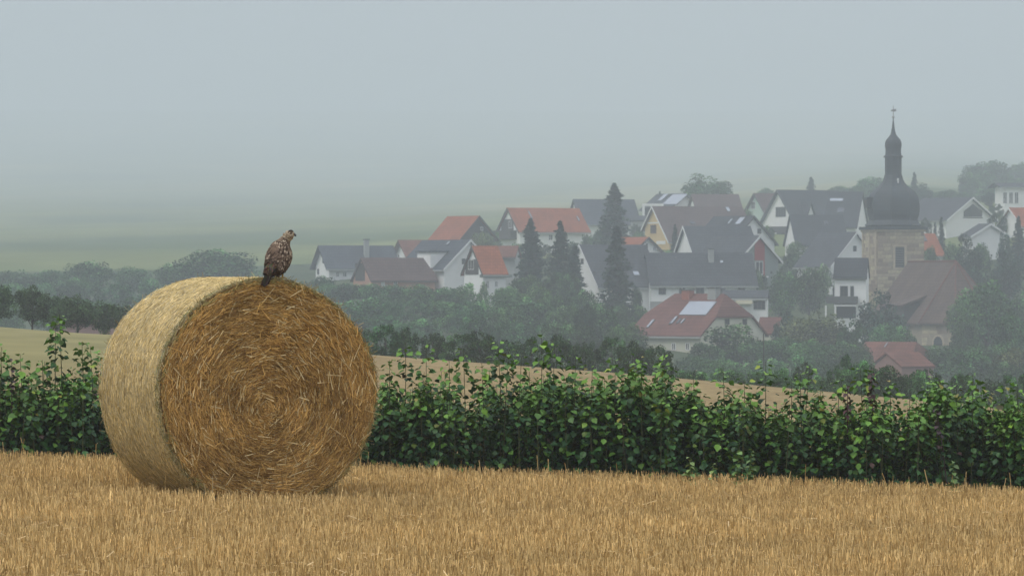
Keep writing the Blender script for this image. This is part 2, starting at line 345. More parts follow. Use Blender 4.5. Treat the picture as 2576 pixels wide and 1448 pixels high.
def woods(name, label, specs, kinds=('round','bush','ragged')):
    Vs, Fs, Cs = [], [], []; b = 0
    for (px, ytop, d, wpx) in specs:
        s = d/F; x = (px-CX)*s; z0 = zt(x, d)-.1; h = max(-(ytop-HY)*s-z0, .8)
        _, me, wu = random.choice(KIND[random.choice(kinds)]); n = len(me.vertices); w_ = wpx*s/wu
        v = np.empty(n*3, np.float32); me.vertices.foreach_get('co', v); v = v.reshape(-1, 3)
        c = np.empty(len(me.polygons)*4, np.float32); me.attributes['Col'].data.foreach_get('color', c); c = c.reshape(-1, 4)[:, :3]
        a = random.uniform(0, 6.28); ca, sa = math.cos(a), math.sin(a)
        X = (v[:, 0]*ca-v[:, 1]*sa)*w_+x; Y = (v[:, 0]*sa+v[:, 1]*ca)*w_+d; Z = v[:, 2]*h+z0
        Vs.append(np.stack([X, Y, Z], 1)); Fs.append(np.arange(n).reshape(-1, 4)+b); b += n
        tone = math.exp(random.gauss(0, .22)); wm = random.uniform(-.1, .35)
        Cs.append(np.clip(c*tone*np.array([[1+wm*.7, 1+wm*.2, 1]]), .004, .5))
    o = np_obj(name, np.concatenate(Vs), np.concatenate(Fs), M['leaf'], cols=np.concatenate(Cs))
    tag(o, label, 'trees', kind='stuff'); return o

# ------------------------------------------------------------------ houses
class House:
    def __init__(s, name, label, x0, x1, ry, d, yaw, Wf, rise, wall, roof, Wb=None, ovg=7, ove=8, hip=(0,0,0,0), cat='house', barge=None, group=None, t=.2):
        k = d/F; s.k = k; s.c, s.s = math.cos(R(yaw)), math.sin(R(yaw)); cx = (x0+x1)/2
        s.X, s.Y = (cx-CX)*k, d; u = (cx-CX)/F; s.L = (x1-x0)*k/(s.c-u*s.s)
        zg = zt(s.X, s.Y); s.zg = zg; s.H = -(ry-HY)*k-zg
        s.Wf = Wf*k; s.Wb = (Wb or Wf)*k; s.R = rise*k; s.sl = s.R/s.Wf; s.t = t
        s.ovg = ovg*k; s.ove = ove*k
        r = s.root = empty(name, (s.X, s.Y, zg), R(yaw)); tag(r, label, cat, group)
        hl, il, hr, ir = hip; il *= k; ir *= k; h2 = s.L/2; H = s.H
        zf = H-s.R; zb = H-s.sl*s.Wb
        def loop(dz, g=0):
            a = []
            a.append((-h2, -s.Wf, zf+dz)); a.append((h2, -s.Wf, zf+dz))
            if hr: a += [(h2, -hr*s.Wf, H-hr*s.R+dz), (h2, hr*s.Wf, H-hr*s.R+dz)]
            else: a.append((h2, 0, H+dz))
            a.append((h2, s.Wb, zb+dz)); a.append((-h2, s.Wb, zb+dz))
            if hl: a += [(-h2, hl*s.Wf, H-hl*s.R+dz), (-h2, -hl*s.Wf, H-hl*s.R+dz)]
            else: a.append((-h2, 0, H+dz))
            return a
        mb = MB(); top = loop(0); bot = loop(-t); n = len(top)
        rl = (-h2+il, 0, H) if hl else top[-1]; rr = (h2-ir, 0, H) if hr else top[2]
        def surf(P, RL, RR, dz, flip):
            pts = list(P); b = len(pts); fr = [0, 1, 2]
            nr = 2 if hr else 1
            if hr: pts.append((RR[0], 0, H+dz)); iR = len(pts)-1
            else: iR = 2
            if hl: pts.append((RL[0], 0, H+dz)); iL = len(pts)-1
            else: iL = n-1
            iBR = 2+nr; iBL = iBR+1
            f1 = [0, 1]+([2] if hr else [])+[iR, iL]+([n-1] if hl else [])
            f2 = [iBR, iBL]+([iBL+1] if hl else [])+[iL, iR]+([3] if hr else [])
            fs = [f1, f2]
            if hr: fs.append([2, 3, iR])
            if hl: fs.append([n-2, n-1, iL])
            return pts, [tuple(q[::-1]) if flip else tuple(q) for q in fs]
        p, f = surf(top, rl, rr, 0, False); mb.poly(p, f); p, f = surf(bot, rl, rr, -t, True); mb.poly(p, f)
        mb.poly(top+bot, [(i, n+i, n+(i+1) % n, (i+1) % n) for i in range(n)])
        s.roof = mb.build('roof', M[roof], r)
        yf = s.Wf-s.ove; yb = s.Wb-s.ove; zc = t-.03; wl = h2-s.ovg; s.yf, s.yb, s.wl = yf, yb, wl
        sec = [(-yf, -2.0), (-yf, H-s.sl*yf-zc)]; hm = max(hl, hr)
        sec += [(-hm*s.Wf, H-hm*s.R-zc), (hm*s.Wf, H-hm*s.R-zc)] if hm else [(0, H-zc)]
        sec += [(yb, H-s.sl*yb-zc), (yb, -2.0)]; m = len(sec)
        pts = [(-wl, y, z) for y, z in sec]+[(wl, y, z) for y, z in sec]
        s.wall = MB().poly(pts, [tuple(range(m))[::-1], tuple(range(m, 2*m))[::1]]+[(i, (i+1) % m, m+(i+1) % m, m+i) for i in range(m)]).build('wall', M[wall], r)
        if cat == 'house': s.gutter('dframe' if roof in ('rdark','rold') else 'greyw')
        if barge:
            for sx in ((-1,) if barge[1] == 'l' else (1,) if barge[1] == 'r' else (-1, 1)):
                b = MB(); xa, xb = sx*(h2+.02), sx*(h2+.07)
                for (ya, za, yb_, zb_) in ((-s.Wf, zf, 0, H), (0, H, s.Wb, zb)):
                    b.hexa([(xa,ya,za-t*1.4),(xb,ya,za-t*1.4),(xb,yb_,zb_-t*1.4),(xa,yb_,zb_-t*1.4),(xa,ya,za+.03),(xb,ya,za+.03),(xb,yb_,zb_+.03),(xa,yb_,zb_+.03)])
                b.build('bargeboard', M[barge[0]], r)
    def onf(s, px, py, ly):            # picture point -> local (lx, z) on the plane ly = const
        u = (px-CX)/F; lx = (u*(s.Y+ly*s.c)-s.X+ly*s.s)/(s.c-u*s.s); Y = s.Y+lx*s.s+ly*s.c
        return lx, -(py-HY)/F*Y-s.zg
    def ong(s, px, py, lx):            # on a gable plane
        u = (px-CX)/F; ly = (u*(s.Y+lx*s.s)-s.X-lx*s.c)/(-s.s-u*s.c); Y = s.Y+lx*s.s+ly*s.c
        return ly, -(py-HY)/F*Y-s.zg
    def onroof(s, px, py):
        ly = -s.Wf/2
        for _ in range(12):
            lx, z = s.onf(px, py, ly); ly = max(-s.Wf*1.1, min(-0.02, -(s.H-z)/s.sl))
        return lx, ly
    def slab(s, face, x0, y0, x1, y1, n0, n1):      # box between offsets n0..n1 out of a wall
        if face == 'f':
            a, z1 = s.onf(x0, y0, -s.yf); b, z0 = s.onf(x1, y1, -s.yf); a, b = min(a, b), max(a, b)
            return (a, -s.yf-n1, z0, b, -s.yf-n0, z1)
        lx = -s.wl if face == 'l' else s.wl; sg = -1 if face == 'l' else 1
        a, z1 = s.ong(x0, y0, lx); b, z0 = s.ong(x1, y1, lx); a, b = min(a, b), max(a, b)
        q = sorted((lx+sg*n0, lx+sg*n1)); return (q[0], a, z0, q[1], b, z1)
    def part(s, name, face, x0, y0, x1, y1, n0=-.05, n1=.06, m='wood', label=None, parent=None):
        o = MB().box(*s.slab(face, x0, y0, x1, y1, n0, n1)).build(name, M[m], parent or s.root)
        if label: o['label'] = label
        return o
    def win(s, face, x0, y0, x1, y1, fm='frame', gm='glass', bars=1, label=None):
        B = s.slab(face, x0, y0, x1, y1, -.04, .07); mb = MB(); fw = .07; ax = 0 if face == 'f' else 1
        lo, hi = B[ax], B[ax+3]
        def bb(a, b, z0, z1):
            q = list(B); q[ax], q[ax+3], q[2], q[5] = a, b, z0, z1; mb.box(*q)
        bb(lo, hi, B[5]-fw, B[5]); bb(lo, hi, B[2], B[2]+fw); bb(lo, lo+fw, B[2]+fw, B[5]-fw); bb(hi-fw, hi, B[2]+fw, B[5]-fw)
        for i in range(bars): c = lo+(hi-lo)*(i+1)/(bars+1); bb(c-.03, c+.03, B[2]+fw, B[5]-fw)
        o = mb.build('window', M[fm], s.root)
        g = s.slab(face, x0, y0, x1, y1, -.04, .025); g = list(g); g[ax] += fw*.5; g[ax+3] -= fw*.5; g[2] += fw*.5; g[5] -= fw*.5
        MB().box(*g).build('pane', M[gm], o)
        if label: o['label'] = label
        return o
    def onslope(s, name, xc, yc, wpx, hpx, m='sky', frame=True, skew=0):
        lx, ly = s.onroof(xc, yc); w_ = wpx*s.k/2; dy = hpx*s.k/s.sl/2; n = Vector((0, -s.sl, 1)).normalized()
        def P(x, y, o): z = s.H+s.sl*y; return tuple(Vector((x, y, z))+n*o)
        def hx(w__, dy__, lo, hi): return [P(lx-w__, ly-dy__, lo), P(lx+w__, ly-dy__, lo), P(lx+w__, ly+dy__, lo), P(lx-w__, ly+dy__, lo), P(lx-w__, ly-dy__, hi), P(lx+w__, ly-dy__, hi), P(lx+w__, ly+dy__, hi), P(lx-w__, ly+dy__, hi)]
        if frame:
            o = MB().hexa(hx(w_, dy, -.03, .08)).build(name, M['dframe'], s.root)
            MB().hexa(hx(w_-.06, dy-.05, .03, .1)).build('pane', M[m], o)
        else: o = MB().hexa(hx(w_, dy, -.02, .1)).build(name, M[m], s.root)
        return o
    def chimney(s, x0, y0, x1, y1, m='brickc', ly=0.0, dep=.8, cap=True):
        a, z1 = s.onf(x0, y0, ly); b, z0 = s.onf(x1, y1, ly)
        o = MB().box(a, ly-dep/2, z0-.6, b, ly+dep/2, z1).build('chimney', M[m], s.root)
        if cap: MB().box(a-.07, ly-dep/2-.07, z1-.01, b+.07, ly+dep/2+.07, z1+.1).build('cap', M['dframe'], o)
        return o
    def gutter(s, m='frame'):
        z = s.H-s.R-s.t; return MB().box(-s.L/2, -s.Wf-.1, z-.08, s.L/2, -s.Wf+.02, z+.1).build('gutter', M[m], s.root)

# left cluster ------------------------------------------------
h = House('house', 'white gabled house with blue-grey roof, furthest out towards the open hillside', 800, 990, 617, 560, 22, 62, 58, 'white', 'rblue', ovg=12, ove=12)
h.win('l', 812, 633, 817, 662, 'dframe', bars=0); h.win('l', 799, 676, 803, 690, 'dframe', bars=0)
h.win('f', 862, 684, 872, 696); h.win('f', 845, 684, 853, 696)
h.chimney(916, 603, 927, 640, 'greyw', ly=-1.5, dep=.6)
h = House('house', 'house with old reddish-brown roof behind the dark barn', 1001, 1122, 603, 600, 22, 60, 46, 'white', 'rold', ovg=12)
h.win('l', 1001, 640, 1006, 648, bars=0)
h = House('barn', 'low barn with dark brown roof and timber gable', 907, 1076, 648, 500, 25, 66, 57, 'orangew', 'rbrown', ovg=5, cat='barn')
h.part('gable_boarding', 'l', 895, 662, 918, 706, m='wood'); h.part('door', 'f', 958, 709, 968, 720, m='frame'); h.win('f', 990, 708, 999, 716)
h = House('house', 'red-roofed house set highest and alone against the hillside', 1125, 1206, 543, 610, -50, 64, 60, 'wood', 'rred', barge=('wood','r'))
h.win('r', 1208, 570, 1215, 580)
h = House('house', 'blue-grey roofed house with large white flat-faced dormer and white gable', 1062, 1184, 603, 505, -52, 86, 74, 'white', 'rblue', barge=('frame','r'))
lx, ly = h.onroof(1085, 660)
o = MB().box(lx-1.3, ly-1.1, h.H+h.sl*ly-1.3, lx+1.3, ly+1.6, h.H+h.sl*ly+1.2).build('dormer', M['white'], h.root)
MB().box(lx-1.5, ly-1.3, h.H+h.sl*ly+1.2, lx+1.5, ly+1.7, h.H+h.sl*ly+1.35).build('dormer_roof', M['rblue'], o)
h.win('r', 1162, 650, 1170, 664, 'dframe'); h.onslope('skylight', 1128, 612, 9, 8)
h = House('house', 'small red-roofed house with dark timber gable over white ground floor', 1187, 1252, 618, 478, 25, 66, 71, 'white', 'rred', ovg=5, barge=('wood','l'))
h.part('gable_boarding', 'l', 1172, 652, 1204, 690, m='wood'); h.win('l', 1179, 653, 1193, 678, gm='sky'); h.part('timber_band', 'f', 1207, 690, 1288, 698, m='sage')
h.win('f', 1222, 706, 1230, 726); h.win('f', 1244, 706, 1252, 722)
h = House('house', 'faded red-roofed outbuilding behind the small timber-gabled house', 1254, 1305, 618, 540, -12, 40, 28, 'greyw', 'rold', ovg=4)
h = House('house', 'big orange-red roofed house with dark balcony gable above the spruces', 1276, 1457, 523, 650, 24, 72, 61, 'white', 'rred', ovg=6, barge=('wood','l'))
h.part('gable_boarding', 'l', 1262, 552, 1292, 582, m='wood'); h.win('l', 1280, 556, 1288, 574); h.part('balcony', 'l', 1256, 580, 1300, 602, n0=0, n1=1.1, m='wood')
h.onslope('skylight', 1334, 541, 4, 20); h.onslope('skylight', 1454, 550, 4, 12); h.win('f', 1345, 590, 1355, 604); h.win('f', 1380, 590, 1390, 604); h.win('f', 1420, 590, 1428, 604)
h = House('house', 'slate-roofed house behind the tall spruce', 1441, 1596, 501, 700, 15, 66, 64, 'white', 'rblue', ovg=6)
h.win('l', 1441, 516, 1444, 524, bars=0)
h = House('shed', 'flat-pitched pale-roofed shed beside the tall spruce', 1585, 1625, 542, 690, 0, 30, 12, 'greyw', 'rgrey', ovg=3, ove=3, cat='shed')
h = House('house', 'white house with solar panels on roof and boxy white terrace', 1652, 1727, 487, 735, -50, 62, 42, 'white', 'rgrey', barge=('dframe','r'))
for i in range(3): h.onslope('solar_panel', 1686+i*12, 502, 20, 26, m='sky')
h.onslope('skylight', 1668, 497, 16, 18)
e = empty('terrace_frame', ((1643-CX)*700/F, 700, zt((1643-CX)*700/F, 700))); tag(e, 'boxy white terrace frame in front of the solar-panelled house', 'terrace')
zz = lambda y, d: -(y-HY)/F*d; X = lambda x, d: (x-CX)/F*d
z0 = e.location.z
MB().box(-26*700/F, 0, zz(518,700)-z0, 26*700/F, 3, zz(512,700)-z0).build('beam', M['white'], e)
for q in (-26, 21): MB().box(q*700/F, .002, -1, (q+5)*700/F, 2.9, zz(518,700)-z0).build('post', M['white'], e)
MB().box(-20*700/F, 2.5, -1, 20*700/F, 2.7, zz(521,700)-z0).build('glazing', M['glass'], e)
h = House('house', 'large brown-roofed house in front of the round pines', 1738, 1858, 488, 725, 12, 80, 70, 'white', 'rbrown')
h = House('house', 'yellow gabled house with long grey-brown roof', 1640, 1868, 519, 655, 24, 95, 90, 'yellow', 'rbrown', ovg=7, Wb=62, barge=('frame','l'))
h.win('l', 1636, 565, 1652, 588, 'yellow', 'rbrown', bars=0); h.part('string_course', 'l', 1630, 559, 1655, 562, m='frame'); h.part('plinth', 'l', 1652, 606, 1674, 614, m='frame')
h.onslope('skylight', 1831, 527, 10, 12); h.onslope('skylight', 1742, 560, 14, 7, m='skyd'); h.onslope('vent', 1793, 559, 4, 5, frame=False)
h = House('house', 'pale mint gabled house with brown roof and tall attic window', 1896, 1950, 486, 715, 28, 64, 60, 'mint', 'rbrown', barge=('dframe','l'))
h.win('l', 1890, 507, 1900, 526, 'frame')
h = House('house', 'house with low red roof and black-framed white gable below the yellow house', 1562, 1632, 596, 590, -52, 66, 50, 'white', 'rred', barge=('wood','r'))
h.part('timber_post', 'r', 1625, 612, 1629, 632, m='wood'); h.win('r', 1642, 620, 1650, 630)
h = House('house', 'steep white gabled house with slate roof, half hidden by spruces', 1457, 1625, 615, 505, 24, 112, 106, 'white', 'rgrey', ovg=6, barge=('frame','l'))
h.win('l', 1493, 682, 1497, 699, 'dframe', bars=0); h.win('l', 1462, 650, 1468, 664, 'dframe', bars=0); h.onslope('skylight', 1600, 688, 17, 11); h.onslope('skylight', 1540, 682, 8, 8)
h.win('f', 1594, 716, 1606, 730)
h = House('house', 'white gabled house with strip skylights in its slate roof', 1795, 1897, 543, 600, -50, 84, 72, 'white', 'rdark', barge=('wood','r'))
h.onslope('skylight', 1862, 556, 20, 18); h.onslope('skylight', 1837, 557, 7, 12)
h.win('r', 1905, 575, 1914, 588, 'dframe')
h = House('house', 'slate-roofed house with narrow white gable behind the long white house', 1718, 1888, 568, 560, 16, 74, 68, 'white', 'rgrey', ovg=7, barge=('frame','l'))
h = House('house', 'sage-walled house with tall red cladding strip in its gable', 1800, 1912, 592, 535, -48, 80, 66, 'sage', 'rgrey', barge=('frame','r'))
h.part('red_cladding', 'r', 1898, 602, 1923, 655, m='redp'); h.win('r', 1900, 657, 1919, 690, 'frame'); h.part('red_cladding', 'r', 1919.5, 655.5, 1923, 700, m='redp')
h.part('balcony', 'r', 1896, 694, 1916, 698, n0=0, n1=1.2, m='frame'); h.win('r', 1938, 682, 1942, 688, 'dframe', bars=0)
h = House('house', 'long white house with slate roof and a row of five upper windows', 1622, 1893, 635, 505, 7, 84, 82, 'white', 'rgrey', ovg=4, ove=7)
for a, b in ((1657,1675),(1707,1725),(1751,1771),(1805,1824),(1857,1875)): h.win('f', a, 716, b, 740, 'dframe' if a != 1707 else 'frame')
h.part('lower_wall', 'f', 1633, 758, 1890, 830, m='greyw', n1=.04); h.win('f', 1640, 775, 1648, 795, bars=0)
h.chimney(1782, 627, 1795, 655, 'greyw', ly=-.9, dep=.6); h.onslope('skylight', 1815, 659, 9, 7)
h.part('downpipe', 'f', 1633, 712, 1635, 800, m='frame', n1=.12); h.onslope('vent', 1700, 649, 3, 4, m='dframe', frame=False)
h = House('house', 'low annex with shallow grey roof, cream awning and dark-framed window', 1818, 1934, 729, 480, -6, 40, 19, 'white', 'rgrey', ovg=3, ove=6)
h.part('awning', 'f', 1852, 755, 1893, 764, n0=0, n1=1.0, m='awn'); h.win('f', 1896, 757, 1925, 778, 'dframe', bars=2)
h = House('house', 'big half-hipped purple-red roofed house with large solar panel', 1663, 1848, 738, 430, -43, 133, 104, 'cream', 'rpurple', hip=(.5,46,.53,34), ovg=6, ove=8)
h.onslope('solar_panel', 1756, 776, 88, 33, m='sky', frame=False); h.onslope('skylight', 1637, 814, 9, 20); h.onslope('skylight', 1696, 805, 9, 18); h.onslope('skylight', 1690, 809, 7, 14, m='skyd')
h.onslope('skylight', 1708, 808, 7, 12, m='skyd'); h.onslope('skylight', 1718, 808, 6, 12)
h.chimney(1721, 730, 1740, 752, 'brickc', ly=-.4, dep=.8); h.chimney(1786, 724, 1806, 756, 'greyw', ly=-.4, dep=.8)
for a, b in ((1823,1834),(1868,1878)): h.win('r', a, 802, b, 816, 'dframe')
for a, b in ((1690,1700),(1725,1735)): h.win('f', a, 862, b, 880, 'frame')
h = House('shed', 'small faded red-roofed outbuilding touching the purple-red roofed house', 1912, 1966, 797, 445, -15, 50, 40, 'cream', 'rpurple', ovg=3, ove=4, cat='shed')
h = House('shed', 'grey lean-to with white eaves strip beside the purple-red roofed house', 1556, 1606, 829, 425, 0, 26, 10, 'greyw', 'rgrey', ovg=2, ove=3, cat='shed')
# right cluster ------------------------------------------------
h = House('house', 'tall white gabled house with slate roof and small gabled dormer', 1954, 2106, 478, 700, 30, 88, 92, 'white', 'rdark', ovg=8, barge=('dframe','l'))
h.win('l', 1952, 521, 1977, 545, 'dframe', bars=3); h.part('balcony', 'l', 1952, 570, 1990, 584, n0=0, n1=1.0, m='wood'); h.win('l', 1955, 575, 1975, 605, 'dframe')
lx, ly = h.onroof(2030, 535); Z = h.H+h.sl*ly
o = MB().poly([(lx-.9,ly-1,Z-1.2),(lx+.9,ly-1,Z-1.2),(lx,ly-1,Z+1.5),(lx-.9,ly+2.6,Z-1.2),(lx+.9,ly+2.6,Z-1.2),(lx,ly+2.6,Z+1.5)], [(0,1,2),(5,4,3),(0,3,4,1),(1,4,5,2),(2,5,3,0)]).build('dormer', M['white'], h.root)
MB().poly([(lx-1.3,ly-1.4,Z-1.4),(lx,ly-1.4,Z+1.8),(lx+1.3,ly-1.4,Z-1.4),(lx-1.3,ly+2.8,Z-1.4),(lx,ly+2.8,Z+1.8),(lx+1.3,ly+2.8,Z-1.4),(lx-1.1,ly-1.4,Z-1.5),(lx,ly-1.4,Z+1.55),(lx+1.1,ly-1.4,Z-1.5),(lx-1.1,ly+2.8,Z-1.5),(lx,ly+2.8,Z+1.55),(lx+1.1,ly+2.8,Z-1.5)], [(0,1,4,3),(1,2,5,4),(6,9,10,7),(7,10,11,8),(0,6,7,1),(1,7,8,2)]).build('dormer_roof', M['rdark'], o)
h = House('house', 'long dark slate roof with pale roof window directly behind the steeple', 2085, 2172, 482, 665, -14, 96, 90, 'white', 'rdark', ovg=5)
h.onslope('skylight', 2104, 503, 34, 8); h.onslope('skylight', 2115, 529, 16, 12, m='skyd')
h = House('house', 'wide dark slate roof in front of the tall white gabled house', 1985, 2120, 540, 620, 8, 80, 76, 'white', 'rdark', ovg=5)
h.onslope('skylight', 2078, 560, 10, 9, m='skyd')
h = House('house', 'white gabled house with slate roof hiding behind the tower wall', 2062, 2156, 583, 560, -46, 100, 88, 'white', 'rgrey', barge=('frame','r'))
h.win('r', 2146, 618, 2154, 632, 'dframe')
h = House('house', 'white balcony house with dark green-black roof left of the tower', 2100, 2185, 648, 470, -8, 66, 48, 'white', 'rdark', ovg=3, ove=5)
h.win('f', 2113, 719, 2133, 746, 'dframe'); h.win('f', 2139, 719, 2148, 746, 'dframe', bars=0); h.win('f', 2095, 722, 2099, 744, 'dframe', bars=0); h.part('balcony', 'f', 2080, 745, 2158, 763, n0=0, n1=1.2, m='dframe')
h.part('opening_shade_panel', 'f', 2104, 770, 2153, 800, m='glass', n1=.03); h.part('door_lintel', 'f', 2100, 766, 2155, 770, m='frame', n1=1.1)  # first part: flat dark panel standing in for the shaded interior
for a in (2077, 2101): h.part('post', 'f', a, 768, a+4, 800, m='frame', n0=.9, n1=1.15)
h = House('house', 'wide slate-roofed house with white gable and dark triangular attic window', 2322, 2448, 497, 660, -42, 112, 58, 'white', 'rgrey', barge=('frame','r'), ovg=8)
lx = h.wl; P_ = [h.ong(x, y, lx) for x, y in ((2424,545),(2470,545),(2470,531),(2447,513),(2424,531))]
h_ = MB().poly([(lx-.04, a, b) for a, b in P_]+[(lx+.06, a, b) for a, b in P_], [(4,3,2,1,0),(5,6,7,8,9)]+[(i, (i+1) % 5, 5+(i+1) % 5, 5+i) for i in range(5)]).build('window', M['glass'], h.root)
h.part('sill', 'r', 2422, 546, 2472, 549, m='dframe')
h = House('house', 'small white gable house, low and half behind the dark tree', 2462, 2493, 562, 600, -62, 62, 33, 'white', 'greyw' if 0 else 'rgrey', barge=('frame','r'))
h = House('house', 'white flat-eaved house with row of tall windows at the picture edge', 2500, 2640, 460, 725, 10, 50, 10, 'white', 'rgrey', ovg=16, ove=6)
for a in (2523, 2538, 2552): h.win('f', a, 483, a+10, 512, 'frame')
h = House('house', 'red-roofed white gabled house at the picture edge below the flat-eaved one', 2537, 2640, 522, 640, 26, 62, 48, 'white', 'rred', barge=('frame','l'))
h.win('l', 2529, 548, 2534, 560, bars=0)
h = House('house', 'red-roofed house with blue skylight peeping out behind the stone tower', 2290, 2352, 587, 590, 18, 66, 56, 'white', 'rred', ovg=4)
h.onslope('skylight', 2322, 598, 14, 18, m='skyd')
h = House('house', 'red-brick house with sprawling old red roof nearest the field edge', 2178, 2324, 859, 400, -26, 118, 54, 'pinkw', 'rold', hip=(0,0,.7,20), ovg=5, ove=8)
h.onslope('vent_pipe', 2229, 868, 2, 10, frame=False); h.win('r', 2341, 924, 2352, 945); h.win('r', 2363, 924, 2378, 940); h.win('f', 2240, 935, 2256, 950)
h = House('shed', 'low red roof wing adjoining the red-brick house', 2228, 2312, 885, 385, 30, 70, 34, 'pinkw', 'rold', ovg=3, ove=4, cat='shed')

# ------------------------------------------------------------------ church
D = 520; k = D/F; tx = X(2247, D); tz = zt(tx, D)
tw = empty('church_tower', (tx, D, tz), R(13)); tag(tw, 'square sandstone church tower with slate onion steeple and weathervane', 'church tower')
a = 61*k; zc = zz(577, D)-tz; zs = zz(692, D)-tz
wall = MB().box(-a, -a, -2, a, a, zc).build('wall', M['mortar'], tw)
MB().box(-a-.1, -a-.1, zs-.12, a+.1, a+.1, zs+.14).build('string_course', M['sandst'], tw)
MB().box(-a-.2, -a-.2, zc-.3, a+.2, a+.2, zc-.02).build('cornice', M['sandst'], tw)
MB().box(-a-.38, -a-.38, zc-.02, a+.38, a+.38, zc+.32).build('eaves', M['slate'], tw)
unit = MB().box(-.5,-.5,-.5,.5,.5,.5); ume = bpy.data.meshes.new('stone'); ume.from_pydata(unit.v, [], unit.f); ume.materials.append(M['stone'])
def stone(cx, cy, cz, sx, sy, sz):
    o = link(bpy.data.objects.new('stone', ume), wall); o.location = (cx, cy, cz); o.scale = (sx, sy, sz)
wx0, wx1, wz0, wz1 = -.85, .55, zz(673, D)-tz, zz(621, D)-tz
ch = .46; zq = zc-.34; row = 0
while zq-ch > zz(800, D)-tz:
    if abs(zq-ch/2-zs) < .36: zq = zs-.16; row += 1; continue
    for face in ('f', 'l'):
        p = -a+.02
        first = True
        while p < a-.05:
            L_ = .62 if (first and row % 2) else random.uniform(.75, 1.35) if face == 'f' else random.uniform(1.0, 1.9)
            first = False
            q = min(p+L_, a-.02)
            if a-q < .3: q = a-.02
            z_ = zq-ch/2
            if not (face == 'f' and q > wx0-.05 and p < wx1+.05 and wz0-.15 < z_ < wz1+.15):
                pr = random.uniform(.03, .07)
                if face == 'f': stone((p+q)/2, -a-pr/2+.01, z_, q-p-.045, pr+.06, ch-.045)
                else: stone(-a-pr/2+.01, (p+q)/2, z_, pr+.06, q-p-.045, ch-.045)
            p = q
    zq -= ch; row += 1
fr = MB(); fr.box(wx0-.16, -a-.12, wz0-.2, wx1+.16, -a+.02, wz0); fr.box(wx0-.16, -a-.12, wz1, wx1+.16, -a+.02, wz1+.22)
fr.box(wx0-.16, -a-.1, wz0, wx0+.12, -a+.02, wz1); fr.box(wx1-.12, -a-.1, wz0, wx1+.16, -a+.02, wz1)
wf = fr.build('belfry_window', M['sandst'], tw)
lv = MB()
for i in range(9): z_ = wz0+(wz1-wz0)*(i+.2)/9; lv.hexa([(wx0+.12,-a-.06,z_),(wx1-.12,-a-.06,z_),(wx1-.12,-a+.02,z_+.1),(wx0+.12,-a+.02,z_+.1),(wx0+.12,-a-.06,z_+.05),(wx1-.12,-a-.06,z_+.05),(wx1-.12,-a+.02,z_+.16),(wx0+.12,-a+.02,z_+.16)])
lv.build('louvres', M['dframe'], wf); MB().box(wx0+.1, -a-.01, wz0, wx1-.1, -a+.03, wz1).build('opening', M['glass'], wf)
z1, z2 = zz(707, D)-tz, zz(729, D)-tz; MB().box(.35, -a-.09, z2, .85, -a+.02, z1).build('slit_window', M['glass'], tw)
for y_ in (-a+.25, -.1, a-.6): MB().box(-a-.16, y_, zs+.14, -a-.0, y_+.45, zc-.3).build('pilaster', M['sandst'], tw)
prof = [(566,72),(561,66),(554,61),(548,62),(540,65),(530,66.5),(516,66.5),(505,65),(495,62),(487,58),(481,53),(474,44),(467,35.5),(460,29.5),(452,25),(440,22)]
prof = [(zz(y, D)-tz, r*k) for y, r in prof]; prof = [(zc+.3, 1.12*a)]+prof
MB().lathe(prof, 8, rot=R(22.5)).build('onion_roof', M['slate'], tw)
P2 = [(440,21),(396,21)]; MB().lathe([(zz(y, D)-tz, r*k) for y, r in P2], 8, rot=R(22.5)).build('lantern', M['slate'], tw)
MB().lathe([(zz(y, D)-tz, r*k) for y, r in ((396.5,24),(394.5,24.5),(393,24),(391,21.5))], 8, rot=R(22.5)).build('lantern_cornice', M['slate'], tw)
MB().lathe([(zz(y, D)-tz, r*k) for y, r in ((391.5,21),(384,20),(375,20),(366,21.5),(359,21),(352,18.5),(347,14),(342,10),(338,7.2),(330,5),(320,3.4),(310,2.1),(299,1.2),(296,.9))], 12).build('cupola', M['slate'], tw, smooth=False)
MB().lathe([(zz(y, D)-tz, r*k) for y, r in ((297.5,.6),(297,2.4),(295,3.6),(293,2.4),(292.5,.6))], 12).build('ball', M['metal'], tw)
vn = MB(); vn.tube([(0,0,zz(293,D)-tz),(0,0,zz(266,D)-tz)], [.045,.025], 6)
z_ = zz(279,D)-tz; vn.poly([(-.3,-.02,z_-.05),(.1,-.02,z_-.1),(.42,-.02,z_-.02),(.3,-.02,z_+.1),(.45,-.02,z_+.2),(.1,-.02,z_+.22),(-.3,-.02,z_+.1)]+[(-.3,.02,z_-.05),(.1,.02,z_-.1),(.42,.02,z_-.02),(.3,.02,z_+.1),(.45,.02,z_+.2),(.1,.02,z_+.22),(-.3,.02,z_+.1)], [(0,1,2,3,4,5,6),(13,12,11,10,9,8,7)]+[(i,7+i,7+(i+1) % 7,(i+1) % 7) for i in range(7)])
vn.build('weathervane', M['metal'], tw)
z_ = zz(508, D)-tz; dm = MB().box(-a-.55, -.6, z_-.75, -a+1.2, .6, z_+.55).build('dormer', M['slate'], tw); MB().box(-a-.58, -.35, z_-.5, -a-.5, .35, z_+.35).build('sound_hatch', M['wood'], dm)
z_ = zz(458, D)-tz; MB().box(.1, -1.36, z_-.7, .28, -1.15, z_+.45).build('hatch', M['frame'], tw)
